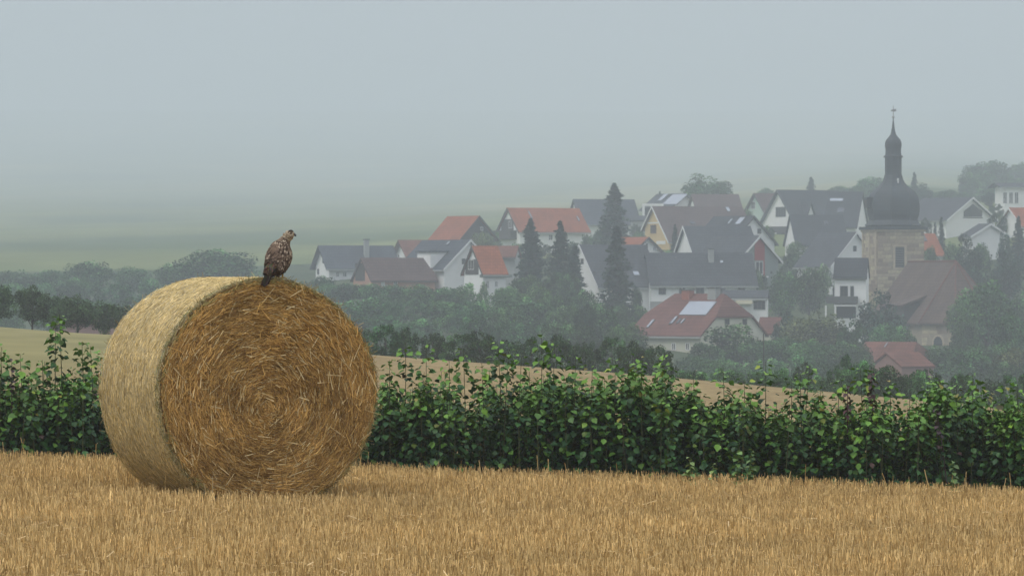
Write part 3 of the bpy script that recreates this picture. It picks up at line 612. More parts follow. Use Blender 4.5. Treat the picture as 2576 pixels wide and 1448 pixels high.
# nave with polygonal apse
D2 = 498; k2 = D2/F; nx = X(2405, D2); nz = zt(nx, D2); yaw = R(-75); A = 118*k2; RH = zz(657, D2)-nz; EH = zz(811, D2)-nz; Ln = 355*k2*.97
nv = empty('church_nave', (nx, D2, nz), yaw); tag(nv, 'church choir with steep brown tiled roof ending in polygonal stone apse', 'church')
t22 = math.tan(R(22.5))
def foot(A_): return [(-Ln, -A_), (A_*t22, -A_), (A_, -A_*t22), (A_, A_*t22), (A_*t22, A_), (-Ln, A_)]
mb = MB(); E = [(x, y, EH) for x, y in foot(A)]; B_ = [(x, y, EH-.25) for x, y in foot(A)]
pts = E+[(0,0,RH), (-Ln,0,RH)]+B_
mb.poly(pts, [(0,1,6,7),(1,2,6),(2,3,6),(3,4,6),(4,5,7,6),(5,0,7),(8,13,12,11,10,9)]+[(i, 8+i, 8+(i+1) % 6, (i+1) % 6) for i in range(6)])
mb.build('roof', M['rchurch'], nv)
rd = MB()
for q in ((A*t22,-A),(A,-A*t22),(A,A*t22),(A*t22,A)): rd.tube([(0,0,RH+.02),(q[0],q[1],EH+.04)], .11, 5)
rd.tube([(0,0,RH+.02),(-Ln,0,RH+.02)], .12, 5); rd.build('ridge_tiles', M['rold'], nv)
Wp = foot(A-.45); n_ = len(Wp); mb = MB().poly([(x,y,-2) for x, y in Wp]+[(x,y,EH-.2) for x, y in Wp], [tuple(range(n_))[::-1], tuple(range(n_, 2*n_))]+[(i, (i+1) % n_, n_+(i+1) % n_, n_+i) for i in range(n_)])
nw = mb.build('wall', M['mortar'], nv)
p0, p1 = Vector((*Wp[1], 0)), Vector((*Wp[2], 0)); dr = (p1-p0).normalized(); no = Vector((dr.y, -dr.x, 0)); mid = (p0+p1)/2; wl_ = (p1-p0).length
def facebox(mb, u0, u1, z0, z1, o0, o1):
    P = [mid+dr*u+no*o for u, o in ((u0,o1),(u1,o1),(u1,o0),(u0,o0))]; mb.hexa([(p.x,p.y,z0) for p in P]+[(p.x,p.y,z1) for p in P])
arch = [(-.55, EH-4.2), (.55, EH-4.2), (.55, EH-2.3)]+[(.55*math.cos(R(q)), EH-2.3+.75*math.sin(R(q))) for q in range(20, 180, 20)]+[(-.55, EH-2.3)]
def prism(pr, o0, o1):
    m_ = len(pr); V = [tuple((mid+dr*u+no*o1).to_2d())+(z,) for u, z in pr]+[tuple((mid+dr*u+no*o0).to_2d())+(z,) for u, z in pr]
    return MB().poly(V, [tuple(range(m_)), tuple(range(m_, 2*m_))[::-1]]+[(i, m_+i, m_+(i+1) % m_, (i+1) % m_) for i in range(m_)])
wn = prism([(u*1.35, EH-3.25+(z-EH+3.25)*1.12) for u, z in arch], -.02, .08).build('arched_window', M['sandst'], nv); prism(arch, -.02, .1).build('pane', M['glass'], wn)
zq = EH-.35; r0 = 0
while zq > EH-4.6:
    u = -wl_/2+.02
    while u < wl_/2-.05:
        q = min(u+random.uniform(.6, 1.1), wl_/2-.02)
        if wl_/2-q < .25: q = wl_/2-.02
        if not (u < .78 and q > -.78 and zq < EH-1.1):
            mbs = MB(); facebox(mbs, u+.02, q-.02, zq-.42, zq, -.03, random.uniform(.03,.07)); mbs.build('stone', M['stone'], nw)
        u = q
    zq -= .46
# low gabled dormer / stair roof on the choir
dx, dy = -3.4, -A*.78; dz = EH+(RH-EH)*.3
o = MB().box(dx-1.7, dy-1.6, dz-2.6, dx+1.7, dy+1.5, dz).build('stair_dormer', M['wood'], nv)
MB().poly([(dx-2,dy-1.9,dz-.3),(dx+2,dy-1.9,dz-.3),(dx+2,dy+3,dz+1.5),(dx-2,dy+3,dz+1.5),(dx-2,dy-1.9,dz-.1),(dx+2,dy-1.9,dz-.1),(dx+2,dy+3,dz+1.7),(dx-2,dy+3,dz+1.7)], [(0,3,2,1),(4,5,6,7),(0,1,5,4),(1,2,6,5),(2,3,7,6),(3,0,4,7)]).build('dormer_roof', M['rchurch'], o)
# lone dark pole
pz = zt(X(1921,300),300); o = MB().tube([(0,0,-.5),(0,0,zz(838,300)-pz)], [.045,.035], 8).build('pole', M['wood']); o.location = (X(1921,300),300,pz); tag(o, 'thin dark pole standing upright before the hazy trees', 'pole')

# ------------------------------------------------------------------ village trees
T = tree
T(1545, 464, 600, 132, 'spruce', 'tallest spruce, standing before the slate roof above the red roofs', 'spruce_tree')
T(1552, 572, 470, 124, 'spruce', 'spruce growing right in front of the steep white gable', 'spruce_tree')
T(1335, 553, 500, 118, 'spruce', 'spruce in front of the big orange-red roof, nearer its balcony gable', 'spruce_tree')
T(1409, 558, 495, 106, 'spruce', 'spruce before the far end of the big orange-red roof', 'spruce_tree')
T(1445, 620, 480, 70, 'slim', 'slim conifer squeezed between the two front spruces and white gable', 'conifer_tree')
T(1698, 566, 590, 30, 'slim', 'narrow dark conifer under the yellow gable', 'conifer_tree')
T(1722, 584, 585, 26, 'slim', 'short dark conifer touching the narrow white gable', 'conifer_tree')
T(1215, 562, 580, 72, 'brown', 'rounded olive tree beside the lone red-roofed house', 'tree')
T(1765, 427, 770, 112, 'tall', 'taller round pine standing out above the brown roofs', 'pine_tree')
T(1808, 440, 770, 104, 'tall', 'shorter pine joined to the taller one above brown roofs', 'pine_tree')
T(1738, 462, 800, 50, 'tall', 'small pine at the edge of the pair above the roofs', 'pine_tree')
T(1660, 482, 760, 22, 'slim', 'tiny tree top over the solar-panelled roof', 'tree')
T(2040, 446, 900, 34, 'slim', 'faint pointed conifer above the tall slate roof', 'conifer_tree')
T(1925, 468, 900, 50, 'round', 'faint tree crown above the mint gable', 'tree')
T(2160, 462, 820, 50, 'round', 'pale tree just left of the steeple, lower of two', 'tree')
T(2200, 436, 860, 110, 'bush', 'wide pale tree mass behind the steeple neck', 'tree')
T(2300, 434, 850, 26, 'slim', 'faint pointed conifer to the right of the lantern', 'conifer_tree')
T(2318, 452, 800, 76, 'dark', 'grey rounded tree beside the steeple bulb', 'tree')
T(2280, 462, 840, 50, 'bush', 'pale bush just behind the steeple bulb', 'tree')
T(2492, 390, 1000, 128, 'bush', 'large pale tree looming in fog on the slope', 'tree')
T(2572, 398, 1100, 100, 'bush', 'foggy tree cut by the picture edge', 'tree')
T(2540, 440, 1000, 60, 'bush', 'pale bush under the large foggy tree', 'bush')
T(2488, 478, 760, 60, 'dark', 'dark bush beside the flat-eaved house', 'bush')
T(2368, 547, 610, 24, 'slim', 'small dark cypress before the wide white gable wall', 'conifer_tree')
T(2352, 560, 605, 20, 'slim', 'dwarf cypress beside the small dark cypress', 'conifer_tree')
T(2430, 563, 540, 104, 'dark', 'dark broad tree in front of the wide white gable', 'tree')
T(2562, 545, 580, 60, 'spruce', 'dark conifer cut by the picture edge below the red roof', 'conifer_tree')
T(2525, 562, 560, 46, 'dark', 'dark bush beneath the small white gable house', 'bush')
T(2532, 600, 530, 110, 'dark', 'dark tree mass beneath the small white gable', 'tree')
T(2450, 640, 520, 90, 'dark', 'dark tree right of the choir ridge', 'tree')
T(2212, 704, 440, 156, 'dark', 'large dark bush covering the foot of the stone tower', 'tree')
T(2130, 628, 520, 70, 'tall', 'light green tree top overlapping the white gable by the tower', 'tree')
T(2035, 655, 505, 84, 'round', 'green tree between the sage house and balcony house', 'tree')
T(1968, 668, 500, 90, 'round', 'rounded tree beneath the red-clad gable', 'tree')
T(2045, 765, 420, 170, 'brown', 'broad brownish tree in front of the balcony house', 'tree')
T(1975, 770, 425, 80, 'dark', 'dark tree between the purple-red roof and brownish tree', 'tree')
T(2480, 690, 440, 160, 'round', 'broad green tree right of the apse roof', 'tree')
T(2560, 760, 400, 130, 'bush', 'green tree at the picture edge beside the apse', 'tree')
T(2428, 780, 430, 80, 'bush', 'bushy tree next to the apse wall', 'tree')
T(2565, 850, 360, 120, 'brown', 'olive tree at the picture edge above the field corner', 'tree')
T(1855, 806, 400, 190, 'bush', 'wide green tree covering the cream gable end wall', 'tree')
T(1775, 850, 395, 90, 'bush', 'low green tree before the cream wall', 'tree')
T(1640, 880, 300, 10, 'slim', 'thin sapling standing above the dark shrub row', 'tree') if 0 else None
T(540, 614, 520, 200, 'round', 'largest hazy tree crown behind the bale', 'tree')
T(445, 652, 530, 110, 'round', 'hazy rounded crown next to the largest one', 'tree')
T(330, 664, 540, 110, 'round', 'hazy crown low in the far tree line', 'tree')
T(225, 646, 535, 130, 'round', 'hazy double-topped crown above the orchard trees', 'tree')
T(120, 672, 545, 110, 'round', 'hazy low crown behind the orchard trees', 'tree')
T(30, 668, 545, 120, 'bush', 'hazy crown at the picture edge in the far tree line', 'tree')
T(640, 690, 530, 90, 'bush', 'hazy bush next to the largest hazy crown', 'bush')
def band(x0, x1, f, d0, d1, w0, w1, n, jit=10):
    return [(x0+(x1-x0)*(i+random.random())/n, f(x0+(x1-x0)*(i+.5)/n)+random.uniform(-jit, jit), random.uniform(d0, d1), random.uniform(w0, w1)) for i in range(n)]
woods('woodland', 'hazy woodland filling the valley below the red-roofed houses',
      band(-160, 660, lambda x: 700, 470, 520, 90, 140, 12)+band(-160, 800, lambda x: 745, 400, 450, 90, 140, 13)+band(640, 830, lambda x: 696, 460, 540, 50, 80, 4)
      +band(780, 1000, lambda x: 712, 450, 480, 60, 90, 6, 6)+band(980, 1210, lambda x: 712, 440, 470, 70, 110, 6)+band(800, 1300, lambda x: 745, 395, 430, 90, 150, 9)+band(800, 1400, lambda x: 790, 340, 380, 80, 130, 9))
woods('woodland', 'hazy woodland between the spruces and the long white house',
      [(1215,700,455,34),(1268,715,450,70)]+band(1290, 1470, lambda x: 668, 450, 480, 70, 110, 5)+band(1270, 1480, lambda x: 712, 425, 445, 80, 120, 4)+band(1270, 1560, lambda x: 756, 385, 415, 80, 120, 5)
      +band(1500, 1615, lambda x: 752, 430, 450, 60, 90, 4)+band(1380, 1600, lambda x: 800, 340, 380, 70, 110, 5))
woods('woodland', 'hazy trees and garden shrubs among the upper village houses',
      [(1300,606,600,50),(1365,602,600,60),(1440,598,610,60),(1480,578,620,50),(1510,560,640,40),(1610,575,640,50),(1600,556,670,40),(1590,600,600,50),(1680,622,560,60),(1240,640,530,60),
       (1905,655,520,50),(1990,630,560,60),(2000,600,590,50),(2070,650,530,50),(2340,610,560,50),(2395,600,560,50),(2470,600,560,60),(2510,530,640,60),(2505,508,690,50),(2330,540,640,40),(1880,520,690,30),(1930,560,640,40),(1575,640,540,50),(1600,700,470,30),(1250,578,630,30)])
woods('woodland', 'pale misty wooded slope rising behind the church and upper houses',
      band(2090, 2240, lambda x: 470, 820, 900, 50, 80, 5)+band(2290, 2450, lambda x: 482, 800, 900, 50, 90, 6)+band(2420, 2480, lambda x: 430, 900, 960, 60, 80, 3)+band(2470, 2680, lambda x: 446, 940, 1050, 60, 100, 7, 16)+band(2440, 2640, lambda x: 465, 860, 900, 60, 90, 6), ('bush', 'round'))
woods('woodland', 'hazy trees along the valley floor below the church',
      band(1900, 2180, lambda x: 850, 370, 400, 80, 130, 6)+band(2090, 2290, lambda x: 800, 405, 430, 80, 110, 4)+band(2360, 2700, lambda x: 850, 370, 410, 90, 140, 6)+band(2420, 2700, lambda x: 720, 450, 480, 80, 120, 5)
      +band(1700, 2140, lambda x: 895, 320, 350, 70, 110, 9)+[(2445,905,380,70)]+band(2420, 2650, lambda x: 905, 330, 360, 70, 110, 4))
ORD = 'first second third fourth fifth sixth seventh eighth ninth tenth eleventh twelfth thirteenth'.split()
for i in range(13):
    px = 905+i*63+random.uniform(-12, 12); yt = 806+.055*(px-905)+random.uniform(-12, 14)
    T(px, yt, random.uniform(148, 162), random.uniform(86, 120), 'ragged', ('%s dark shrub counted from the bale, in the row behind the field rise' % ORD[i]), 'shrub', 'dark shrubs in a row behind the field rise', 'shrub')
T(1682, 882, 158, 34, 'tall', 'upright small shrub ending the dark shrub row near the cream house', 'shrub')
woods('thicket', 'dull green thicket along the lower field edge before the red-brick house',
      band(1680, 2080, lambda x: 925, 150, 165, 60, 95, 11, 10)+[(1680,905,160,40)]+band(2080, 2240, lambda x: 906, 150, 165, 70, 100, 5, 12)+band(2230, 2350, lambda x: 918, 150, 165, 70, 95, 4, 8)+band(2340, 2700, lambda x: 936, 148, 165, 70, 100, 9, 14), ('ragged', 'bush'))
T(2128, 878, 168, 70, 'ragged', 'taller shrub against the end of the old red roof', 'shrub')
T(2020, 897, 166, 74, 'ragged', 'shrub standing up from the thicket below the brownish tree', 'shrub')
for i, (px, yt, wd) in enumerate(((-14,700,118),(82,710,112),(143,726,80),(196,730,118),(262,748,88),(320,752,86),(384,770,90))):
    T(px, yt, 178+4*(i % 3), wd, 'orchard', ('%s dark orchard tree from the picture edge, at the grassy field edge' % ORD[i]), 'orchard_tree', 'orchard trees at the field edge', 'tree')
T(598, 672, 110, 62, 'ragged', 'sparse leafy treetop just showing above the bale', 'tree')
s_ = 330/F; h = House('barn', 'low pinkish building seen between the orchard trunks', 130, 330, 800, 330, 2, 30, 14, 'pinkw', 'rold', ovg=3, ove=3, cat='barn')

# ------------------------------------------------------------------ haze
hz = MB().box(-5800, -5800, -14, 5800, 5800, 250).build('haze', None)
hm = bpy.data.materials.new('haze_air'); hm.use_nodes = True; t = hm.node_tree; t.nodes.clear()
pv = t.nodes.new('ShaderNodeVolumePrincipled'); mo = t.nodes.new('ShaderNodeOutputMaterial'); t.links.new(pv.outputs[0], mo.inputs['Volume'])
pv.inputs['Color'].default_value = (*HAZE_COL, 1); pv.inputs['Density'].default_value = HAZE; pv.inputs['Anisotropy'].default_value = 0.0
hz.data.materials.append(hm); tag(hz, 'pale mist hanging over the fields and village', kind='stuff')

# ------------------------------------------------------------------ stubble
def ribbons(P, Dv, L, W, cols, N=None):
    """thin V-folded straws: P base points, Dv unit directions, L lengths, W widths"""
    n = len(P)
    if N is None: N = rng.normal(size=(n, 3))
    S = np.cross(Dv, N); S /= np.linalg.norm(S, axis=1)[:, None]+1e-9; T_ = np.cross(S, Dv)
    w_ = W[:, None]/2; e = P+Dv*L[:, None]
    V = np.stack([P-S*w_, P+T_*w_*.9, P+S*w_, e-S*w_*.8, e+T_*w_*.7, e+S*w_*.8], 1).reshape(-1, 3)
    b = np.arange(n)[:, None]*6
    Fa = np.stack([np.concatenate([b, b+1, b+4, b+3], 1), np.concatenate([b+1, b+2, b+5, b+4], 1)], 1).reshape(-1, 4)
    return V, Fa, np.repeat(cols, 2, axis=0)
def strawcol(n, dark=(.38,.245,.09), light=(.96,.72,.345), p=1.3):
    u = rng.random(n)[:, None]**p; c = np.array([dark])*(1-u)+np.array([light])*u
    return c*np.exp(rng.normal(0, .12, n))[:, None]
n = 140000
yy = 19.5+(34.6-19.5)*rng.random(n)**.85; xx0 = rng.uniform(-1, 1, n)*(yy*.125+1.3); row = np.round((yy+xx0*.12)/.15)*.15-xx0*.12+rng.normal(0, .024, n)
xx = xx0; rowed = rng.random(n) < .8; yy = np.where(rowed, row, yy)
ok = ~((np.abs((xx+1.9)) < .55) & (yy > 29.35) & (yy < 30.6)); xx, yy, row = xx[ok], row[ok], row[ok]; n = len(xx)
zz_ = zt_arr(xx, yy)
lean = rng.normal(0, .16, (n, 2)); Dv = np.stack([lean[:, 0], lean[:, 1], np.ones(n)], 1); Dv /= np.linalg.norm(Dv, axis=1)[:, None]
patch = .5+.5*np.sin(xx*1.3+yy*.7)*np.sin(yy*1.9-xx*.4)
L = rng.uniform(.055, .105, n)*(1+.2*patch); L[rng.random(n) < .004] *= 2.0
P = np.stack([xx, yy, zz_-.005], 1); cc = strawcol(n)*(0.9+.2*patch)[:, None]
V, Fa, C_ = ribbons(P, Dv, L, rng.uniform(.004, .0075, n), cc)
m = 12000; y2 = rng.uniform(19.5, 34.8, m); x2 = rng.uniform(-1, 1, m)*(y2*.125+1.3); a = rng.uniform(0, 6.28, m)
D2_ = np.stack([np.cos(a), np.sin(a), rng.normal(.1, .18, m)], 1); D2_ /= np.linalg.norm(D2_, axis=1)[:, None]
P2_ = np.stack([x2, y2, zt_arr(x2, y2)+rng.uniform(.0, .07, m)], 1)
V2, F2, C2 = ribbons(P2_, D2_, rng.uniform(.03, .11, m), rng.uniform(.004, .007, m), strawcol(m, (.5,.33,.14), (.9,.7,.4)))
so_ = np_obj('stubble', np.concatenate([V, V2]), np.concatenate([Fa, F2+len(V)]), M['straw'], cols=np.concatenate([C_, C2]))
tag(so_, 'short golden cereal stubble covering the near field', 'stubble', kind='stuff')
for i, (px, py, ht, ln, lb) in enumerate(((535,1236,.16,.0,'lone tall straw standing before the bale face'),(1098,1180,.12,.01,'lone dry straw sticking up near the bale beside the hedge'),(1652,1206,.13,-.02,'lone brown dry stalk at the foot of the hedge middle'),(2205,1226,.12,-.02,'lone pale dry stalk at the hedge foot below the purple shoots'))):
    d = 28.9 if i == 0 else 33.8; x = X(px, d); z = zt(x, d)
    o = MB().tube([(0,0,-.02),(ln*.6,0,ht*.6),(ln*2,0,ht*1.3)], [.004,.0032,.0015], 5).build('dry_stalk', mat('dry_stalk_%s' % 'abcd'[i], (.5,.38,.2) if i != 2 else (.28,.17,.1))); o.location = (x, d, z); tag(o, lb, 'stalk')

# ------------------------------------------------------------------ straw bale
BT = R(24); nB = Vector((math.sin(BT), -math.cos(BT), 0)); tB = Vector((math.cos(BT), math.sin(BT), 0)); BL = 1.29
fc = Vector((X(675, 29.4), 29.4, -.80)); gz = zt(fc.x, fc.y)
cen = fc-nB*BL/2
bale = empty('straw_bale', (cen.x, cen.y, gz), BT); tag(bale, 'large round straw bale with netted side standing on the stubble', 'straw bale')
cz = -.80-gz; RX, RZ = .797, .792        # local frame: x along tB, -y out of the face
def outline(th, r=1.0):
    x = RX*np.cos(th); z = RZ*np.sin(th)
    lo = -(cz+.012); z = np.where(z < lo+.07, lo+.07*np.exp(np.minimum((z-lo-.07)/.07, 0)), z)
    x = x*(1+.012*np.sin(3*th+1)+.006*np.sin(7*th)); z = z*(1+.004*np.sin(5*th))
    return x*r, z*r
NT, NR, NS = 160, 36, 26
th = np.linspace(0, 2*math.pi, NT, endpoint=False)
rings = []
def fbump(x, z):
    r = np.hypot(x, z); a = np.arctan2(z, x)
    return .004*np.sin(r*60+a*1.0)+.010*np.sin(a*5+r*9)+.012*np.sin(x*17+3)*np.sin(z*19)+.008*np.sin(x*41)*np.sin(z*37+1)
for j in range(NR):
    q = (j+.02)/(NR-.5); x, z = outline(th, min(q, 1)); bulge = -.03*(1-q**4)
    y = -BL/2+fbump(x, z)*min(1, (1-q)*8)+bulge+(.03 if q > .985 else 0); rings.append(np.stack([x, y, z+cz], 1))
for j in range(NS+1):
    u = j/NS; x, z = outline(th, 1-.012*(2*u-1)**8+.004*math.sin(u*21)); x = x+.004*np.sin(th*9+u*13)
    rings.append(np.stack([x, np.full(NT, -BL/2+.02+u*(BL-.04)), z+cz], 1))
for j in range(6): x, z = outline(th, (1-j/6)*.97); rings.append(np.stack([x, np.full(NT, BL/2), z+cz], 1))
V = np.concatenate(rings); fs = []
for j in range(len(rings)-1):
    a_ = np.arange(NT)+j*NT; b_ = np.roll(np.arange(NT), -1)+j*NT; fs.append(np.stack([a_, a_+NT, b_+NT, b_], 1))
Fa = np.concatenate(fs); V[:, 2] = np.maximum(V[:, 2], .004)
cols = np.empty((len(Fa), 3)); cf = V[Fa].mean(1); face = np.arange(len(Fa)) < (NR-1)*NT
cols[face] = (.24,.125,.035); cols[~face] = (.50,.39,.19)
core = np_obj('core', V, Fa, M['straw'], bale, cols=cols, smooth=True)
# straws on the round face, wound round the centre
n = 38000; q = rng.random(n)**.52*.985; a = rng.uniform(0, 2*math.pi, n)
x, z = outline(a, q); jit = rng.normal(0, .24, n)+rng.normal(0, .5, n)*np.exp(-q*5.0)
wild = rng.random(n) < .13; jit[wild] += rng.normal(0, .8, wild.sum())
L = rng.uniform(.03, .12, n)*(.6+.4*q)
tx_, tz_ = -np.sin(a+jit), np.cos(a+jit)
D_ = np.stack([tx_, rng.normal(-.02, .09, n), tz_], 1); D_ /= np.linalg.norm(D_, axis=1)[:, None]
sh = (1-np.minimum(q, 1)); xs_, zs_ = x-.04*sh, z-.10*sh; qs = np.minimum(np.hypot(xs_/RX, zs_/RZ), 1)
y0 = -BL/2+fbump(xs_, zs_)*np.minimum(1, (1-qs)*8)-.03*(1-qs**4)-.003-.010*(wild)-rng.random(n)**2*.022
P = np.stack([xs_, y0, zs_+cz], 1)-D_*L[:, None]/2
tone = .95+.06*np.sin(q*26+a)+.09*np.sin(a*3+q*7)+.08*np.sin(x*23)*np.sin(z*17)
c = strawcol(n, (.26,.14,.04), (.84,.53,.175), 1.25)*tone[:, None]; br = rng.random(n) < .055; L[br] *= 1.35; wd_ = rng.uniform(.0026, .0052, n); wd_[br] *= 1.3
c[br] = strawcol(br.sum(), (.6,.44,.2), (.9,.74,.42), 1.0)
edge = (q > .965) & (rng.random(n) < .5); c[edge] = strawcol(edge.sum(), (.22,.19,.06), (.5,.42,.17))
keep = (P[:, 2] > .02) & ((P+D_*L[:, None])[:, 2] > .02)
Nn = np.stack([rng.normal(0, .35, n), -np.ones(n), rng.normal(0, .35, n)], 1)
V, Fa, C_ = ribbons(P[keep], D_[keep], L[keep], wd_[keep], c[keep], Nn[keep])
np_obj('face_straw', V, Fa, M['straw'], bale, cols=C_, stuff=True)
# straws bound under the net on the curved side
n = 40000; a = rng.uniform(0, 2*math.pi, n); u = rng.random(n); x, z = outline(a); da = .01; xa, za = outline(a+da)
tv = np.stack([xa-x, np.zeros(n), za-z], 1); tv /= np.linalg.norm(tv, axis=1)[:, None]; nv_ = np.stack([np.cos(a), np.zeros(n), np.sin(a)], 1)
D_ = tv+np.stack([np.zeros(n), rng.normal(0, .13, n), np.zeros(n)], 1)+nv_*rng.normal(0, .08, n)[:, None]; D_ /= np.linalg.norm(D_, axis=1)[:, None]
L = rng.uniform(.012, .055, n); P = np.stack([x, -BL/2+.01+u*(BL-.02), z+cz], 1)+nv_*(.002+rng.random(n)**2*.012)[:, None]-D_*L[:, None]/2
c = strawcol(n, (.36,.26,.095), (.90,.72,.36), 1.0); g = (u < .05) & (rng.random(n) < .6); c[g] = strawcol(g.sum(), (.14,.15,.05), (.33,.33,.15))
keep = (P[:, 2] > .03) & ((P+D_*L[:, None])[:, 2] > .03)
V, Fa, C_ = ribbons(P[keep], D_[keep], L[keep], rng.uniform(.003, .0055, n)[keep], c[keep], nv_[keep]+rng.normal(0, .3, (n, 3))[keep])
np_obj('side_straw', V, Fa, M['straw'], bale, cols=C_, stuff=True)
# net threads round the side
V, Fa = [], []; b0 = 0
for j in range(64):
    yv = -BL/2+.015+(BL-.03)*j/63; al = np.linspace(0, 2*math.pi, 150, endpoint=False); x, z = outline(al, 1.012); x += .002*np.sin(al*31+j)
    zz3 = np.maximum(z+cz, .006); y = yv+.006*np.sin(al*24+(j % 2)*math.pi)
    A_ = np.stack([x, y-.0013, zz3], 1); B2 = np.stack([x, y+.0013, zz3], 1); V += [A_, B2]; k_ = np.arange(150); k1 = np.roll(k_, -1)
    Fa.append(np.stack([k_, k_+150, k1+150, k1], 1)+b0); b0 += 300
np_obj('net_wrap', np.concatenate(V), np.concatenate(Fa), mat('net', (.62,.62,.5), rough=.5), bale, stuff=True)
# loose tufts sticking out at the rims and the lower edge
n = 1500; a = rng.uniform(0, 2*math.pi, n); x, z = outline(a, 1.0); front = rng.random(n) < .75
P = np.stack([x, np.where(front, -BL/2+rng.uniform(-.01, .05, n), BL/2-rng.uniform(0, .04, n)), z+cz], 1)
D_ = np.stack([np.cos(a)*.5-np.sin(a)*rng.normal(0, 1, n), rng.normal(-.2, .6, n), np.sin(a)*.5+np.cos(a)*rng.normal(0, 1, n)-.15], 1); D_ /= np.linalg.norm(D_, axis=1)[:, None]
L = rng.uniform(.02, .07, n); k_ = (P+D_*L[:, None])[:, 2] > .01
V, Fa, C_ = ribbons(P[k_], D_[k_], L[k_], rng.uniform(.0025, .0045, n)[k_], strawcol(n, (.28,.22,.09), (.6,.5,.28))[k_])
np_obj('loose_straw', V, Fa, M['straw'], bale, cols=C_, stuff=True)

# ------------------------------------------------------------------ buzzard
bx, by = -1.588, 29.555
bz = -.80+RZ*math.sqrt(max(0, 1-((bx-(-1.677))/RX)**2))+.014
bird = empty('buzzard', (bx, by, bz)); bird.scale = (.93,.93,.98); tag(bird, 'mottled brown buzzard perched on the bale looking over its shoulder', 'bird')
SP = [(-.118,-.19,.022,.020,.016),(-.098,-.155,.046,.042,.030),(-.062,-.10,.070,.066,.050),(-.043,-.065,.105,.082,.066),(-.029,-.042,.142,.092,.076),(-.016,-.022,.18,.092,.078),(-.006,-.008,.217,.080,.070),(.006,.004,.245,.056,.052),(.016,.010,.264,.040,.040),(.028,.012,.283,.036,.037),(.041,.010,.303,.043,.043),(.044,.010,.320,.040,.041),(.037,.013,.332,.020,.022),(.037,.013,.3365,.008,.009)]
def spine(t):
    t = max(0, min(1, t))*(len(SP)-1); i = min(int(t), len(SP)-2); f = t-i
    return [SP[i][q]*(1-f)+SP[i+1][q]*f for q in range(5)]
def bframe(t):
    a_, b_ = Vector(spine(t-.03)[:3]), Vector(spine(t+.03)[:3]); ax = (b_-a_).normalized()
    sd = Vector((.93,.37,0)); sd = (sd-ax*sd.dot(ax)).normalized(); return ax, sd, ax.cross(sd)
NB, NA = 60, 24; V = []; 
for i in range(NB):
    t = i/(NB-1); s_ = spine(t); ax, sd, up = bframe(t); c0 = Vector(s_[:3])
    for k_ in range(NA):
        a_ = 2*math.pi*k_/NA; V.append(c0+sd*math.cos(a_)*s_[3]+up*math.sin(a_)*s_[4])
V = np.array([tuple(v) for v in V]); ii = []
for i in range(NB-1):
    for k_ in range(NA): ii.append((i*NA+k_, i*NA+(k_+1) % NA, (i+1)*NA+(k_+1) % NA, (i+1)*NA+k_))
cf = V[np.array(ii)].mean(1); cols = np.zeros((len(ii), 3))
for q, p in enumerate(cf):
    nse = rng.random()
    cols[q] = (np.array((.075,.05,.035)) if p[2] < .26 else np.array((.26,.20,.14)) if nse < .55 else np.array((.55,.48,.36)))*(.7+.6*rng.random())
    if p[2] > .326 and p[0] > .043: cols[q] = (.05,.038,.03)
body = np_obj('body', V, np.array(ii), M['feather'], bird, cols=cols, smooth=True)
def featherset(sel, name):
    Vf, Ff, Cf = [], [], []; b0 = 0
    for rowi in range(27):
        t = .15+.52*rowi/26; s_ = spine(t); m_ = int(10+20*s_[3]/.09)
        for q in range(m_):
            a_ = 2*math.pi*(q+.5*(rowi % 2)+random.uniform(-.2, .2))/m_
            ax, sd, up = bframe(t); o_ = sd*math.cos(a_)*s_[3]+up*math.sin(a_)*s_[4]
            if not sel(math.cos(a_), math.sin(a_)): continue
            nrm = (sd*math.cos(a_)/s_[3]+up*math.sin(a_)/s_[4]).normalized(); p = Vector(s_[:3])+o_+nrm*.001
            dn = (-ax+nrm*.16).normalized(); sdv = nrm.cross(dn).normalized(); l_ = random.uniform(.020, .034); w_ = l_*.34
            pts = [p-sdv*w_*.5, p+sdv*w_*.5, p+dn*l_*.6+sdv*w_, p+dn*l_+nrm*.001, p+dn*l_*.6-sdv*w_, p+dn*l_*.55+nrm*.004]
            Vf += [tuple(v) for v in pts]; Ff += [(b0, b0+1, b0+5, b0+5), (b0+1, b0+2, b0+5, b0+5), (b0+2, b0+3, b0+5, b0+5), (b0+3, b0+4, b0+5, b0+5), (b0+4, b0, b0+5, b0+5)]; b0 += 6
            r_0 = random.random(); pale = .34 if .3 < t < .55 else .22
            base = (.42,.34,.26) if r_0 < pale*(.55+.45*math.sin(a_*2+t*9)) else (.20,.145,.108) if r_0 < .72 else (.085,.06,.047)
            kk = random.uniform(.8, 1.2); Cf += [tuple(v*kk for v in base)]*5
    Ff = np.array(Ff)[:, :3]; o = np_obj(name, np.array(Vf), Ff, M['feather'], bird, cols=np.array(Cf)); return o
featherset(lambda c, s_: c < 0, 'wing'); featherset(lambda c, s_: c >= 0, 'wing')
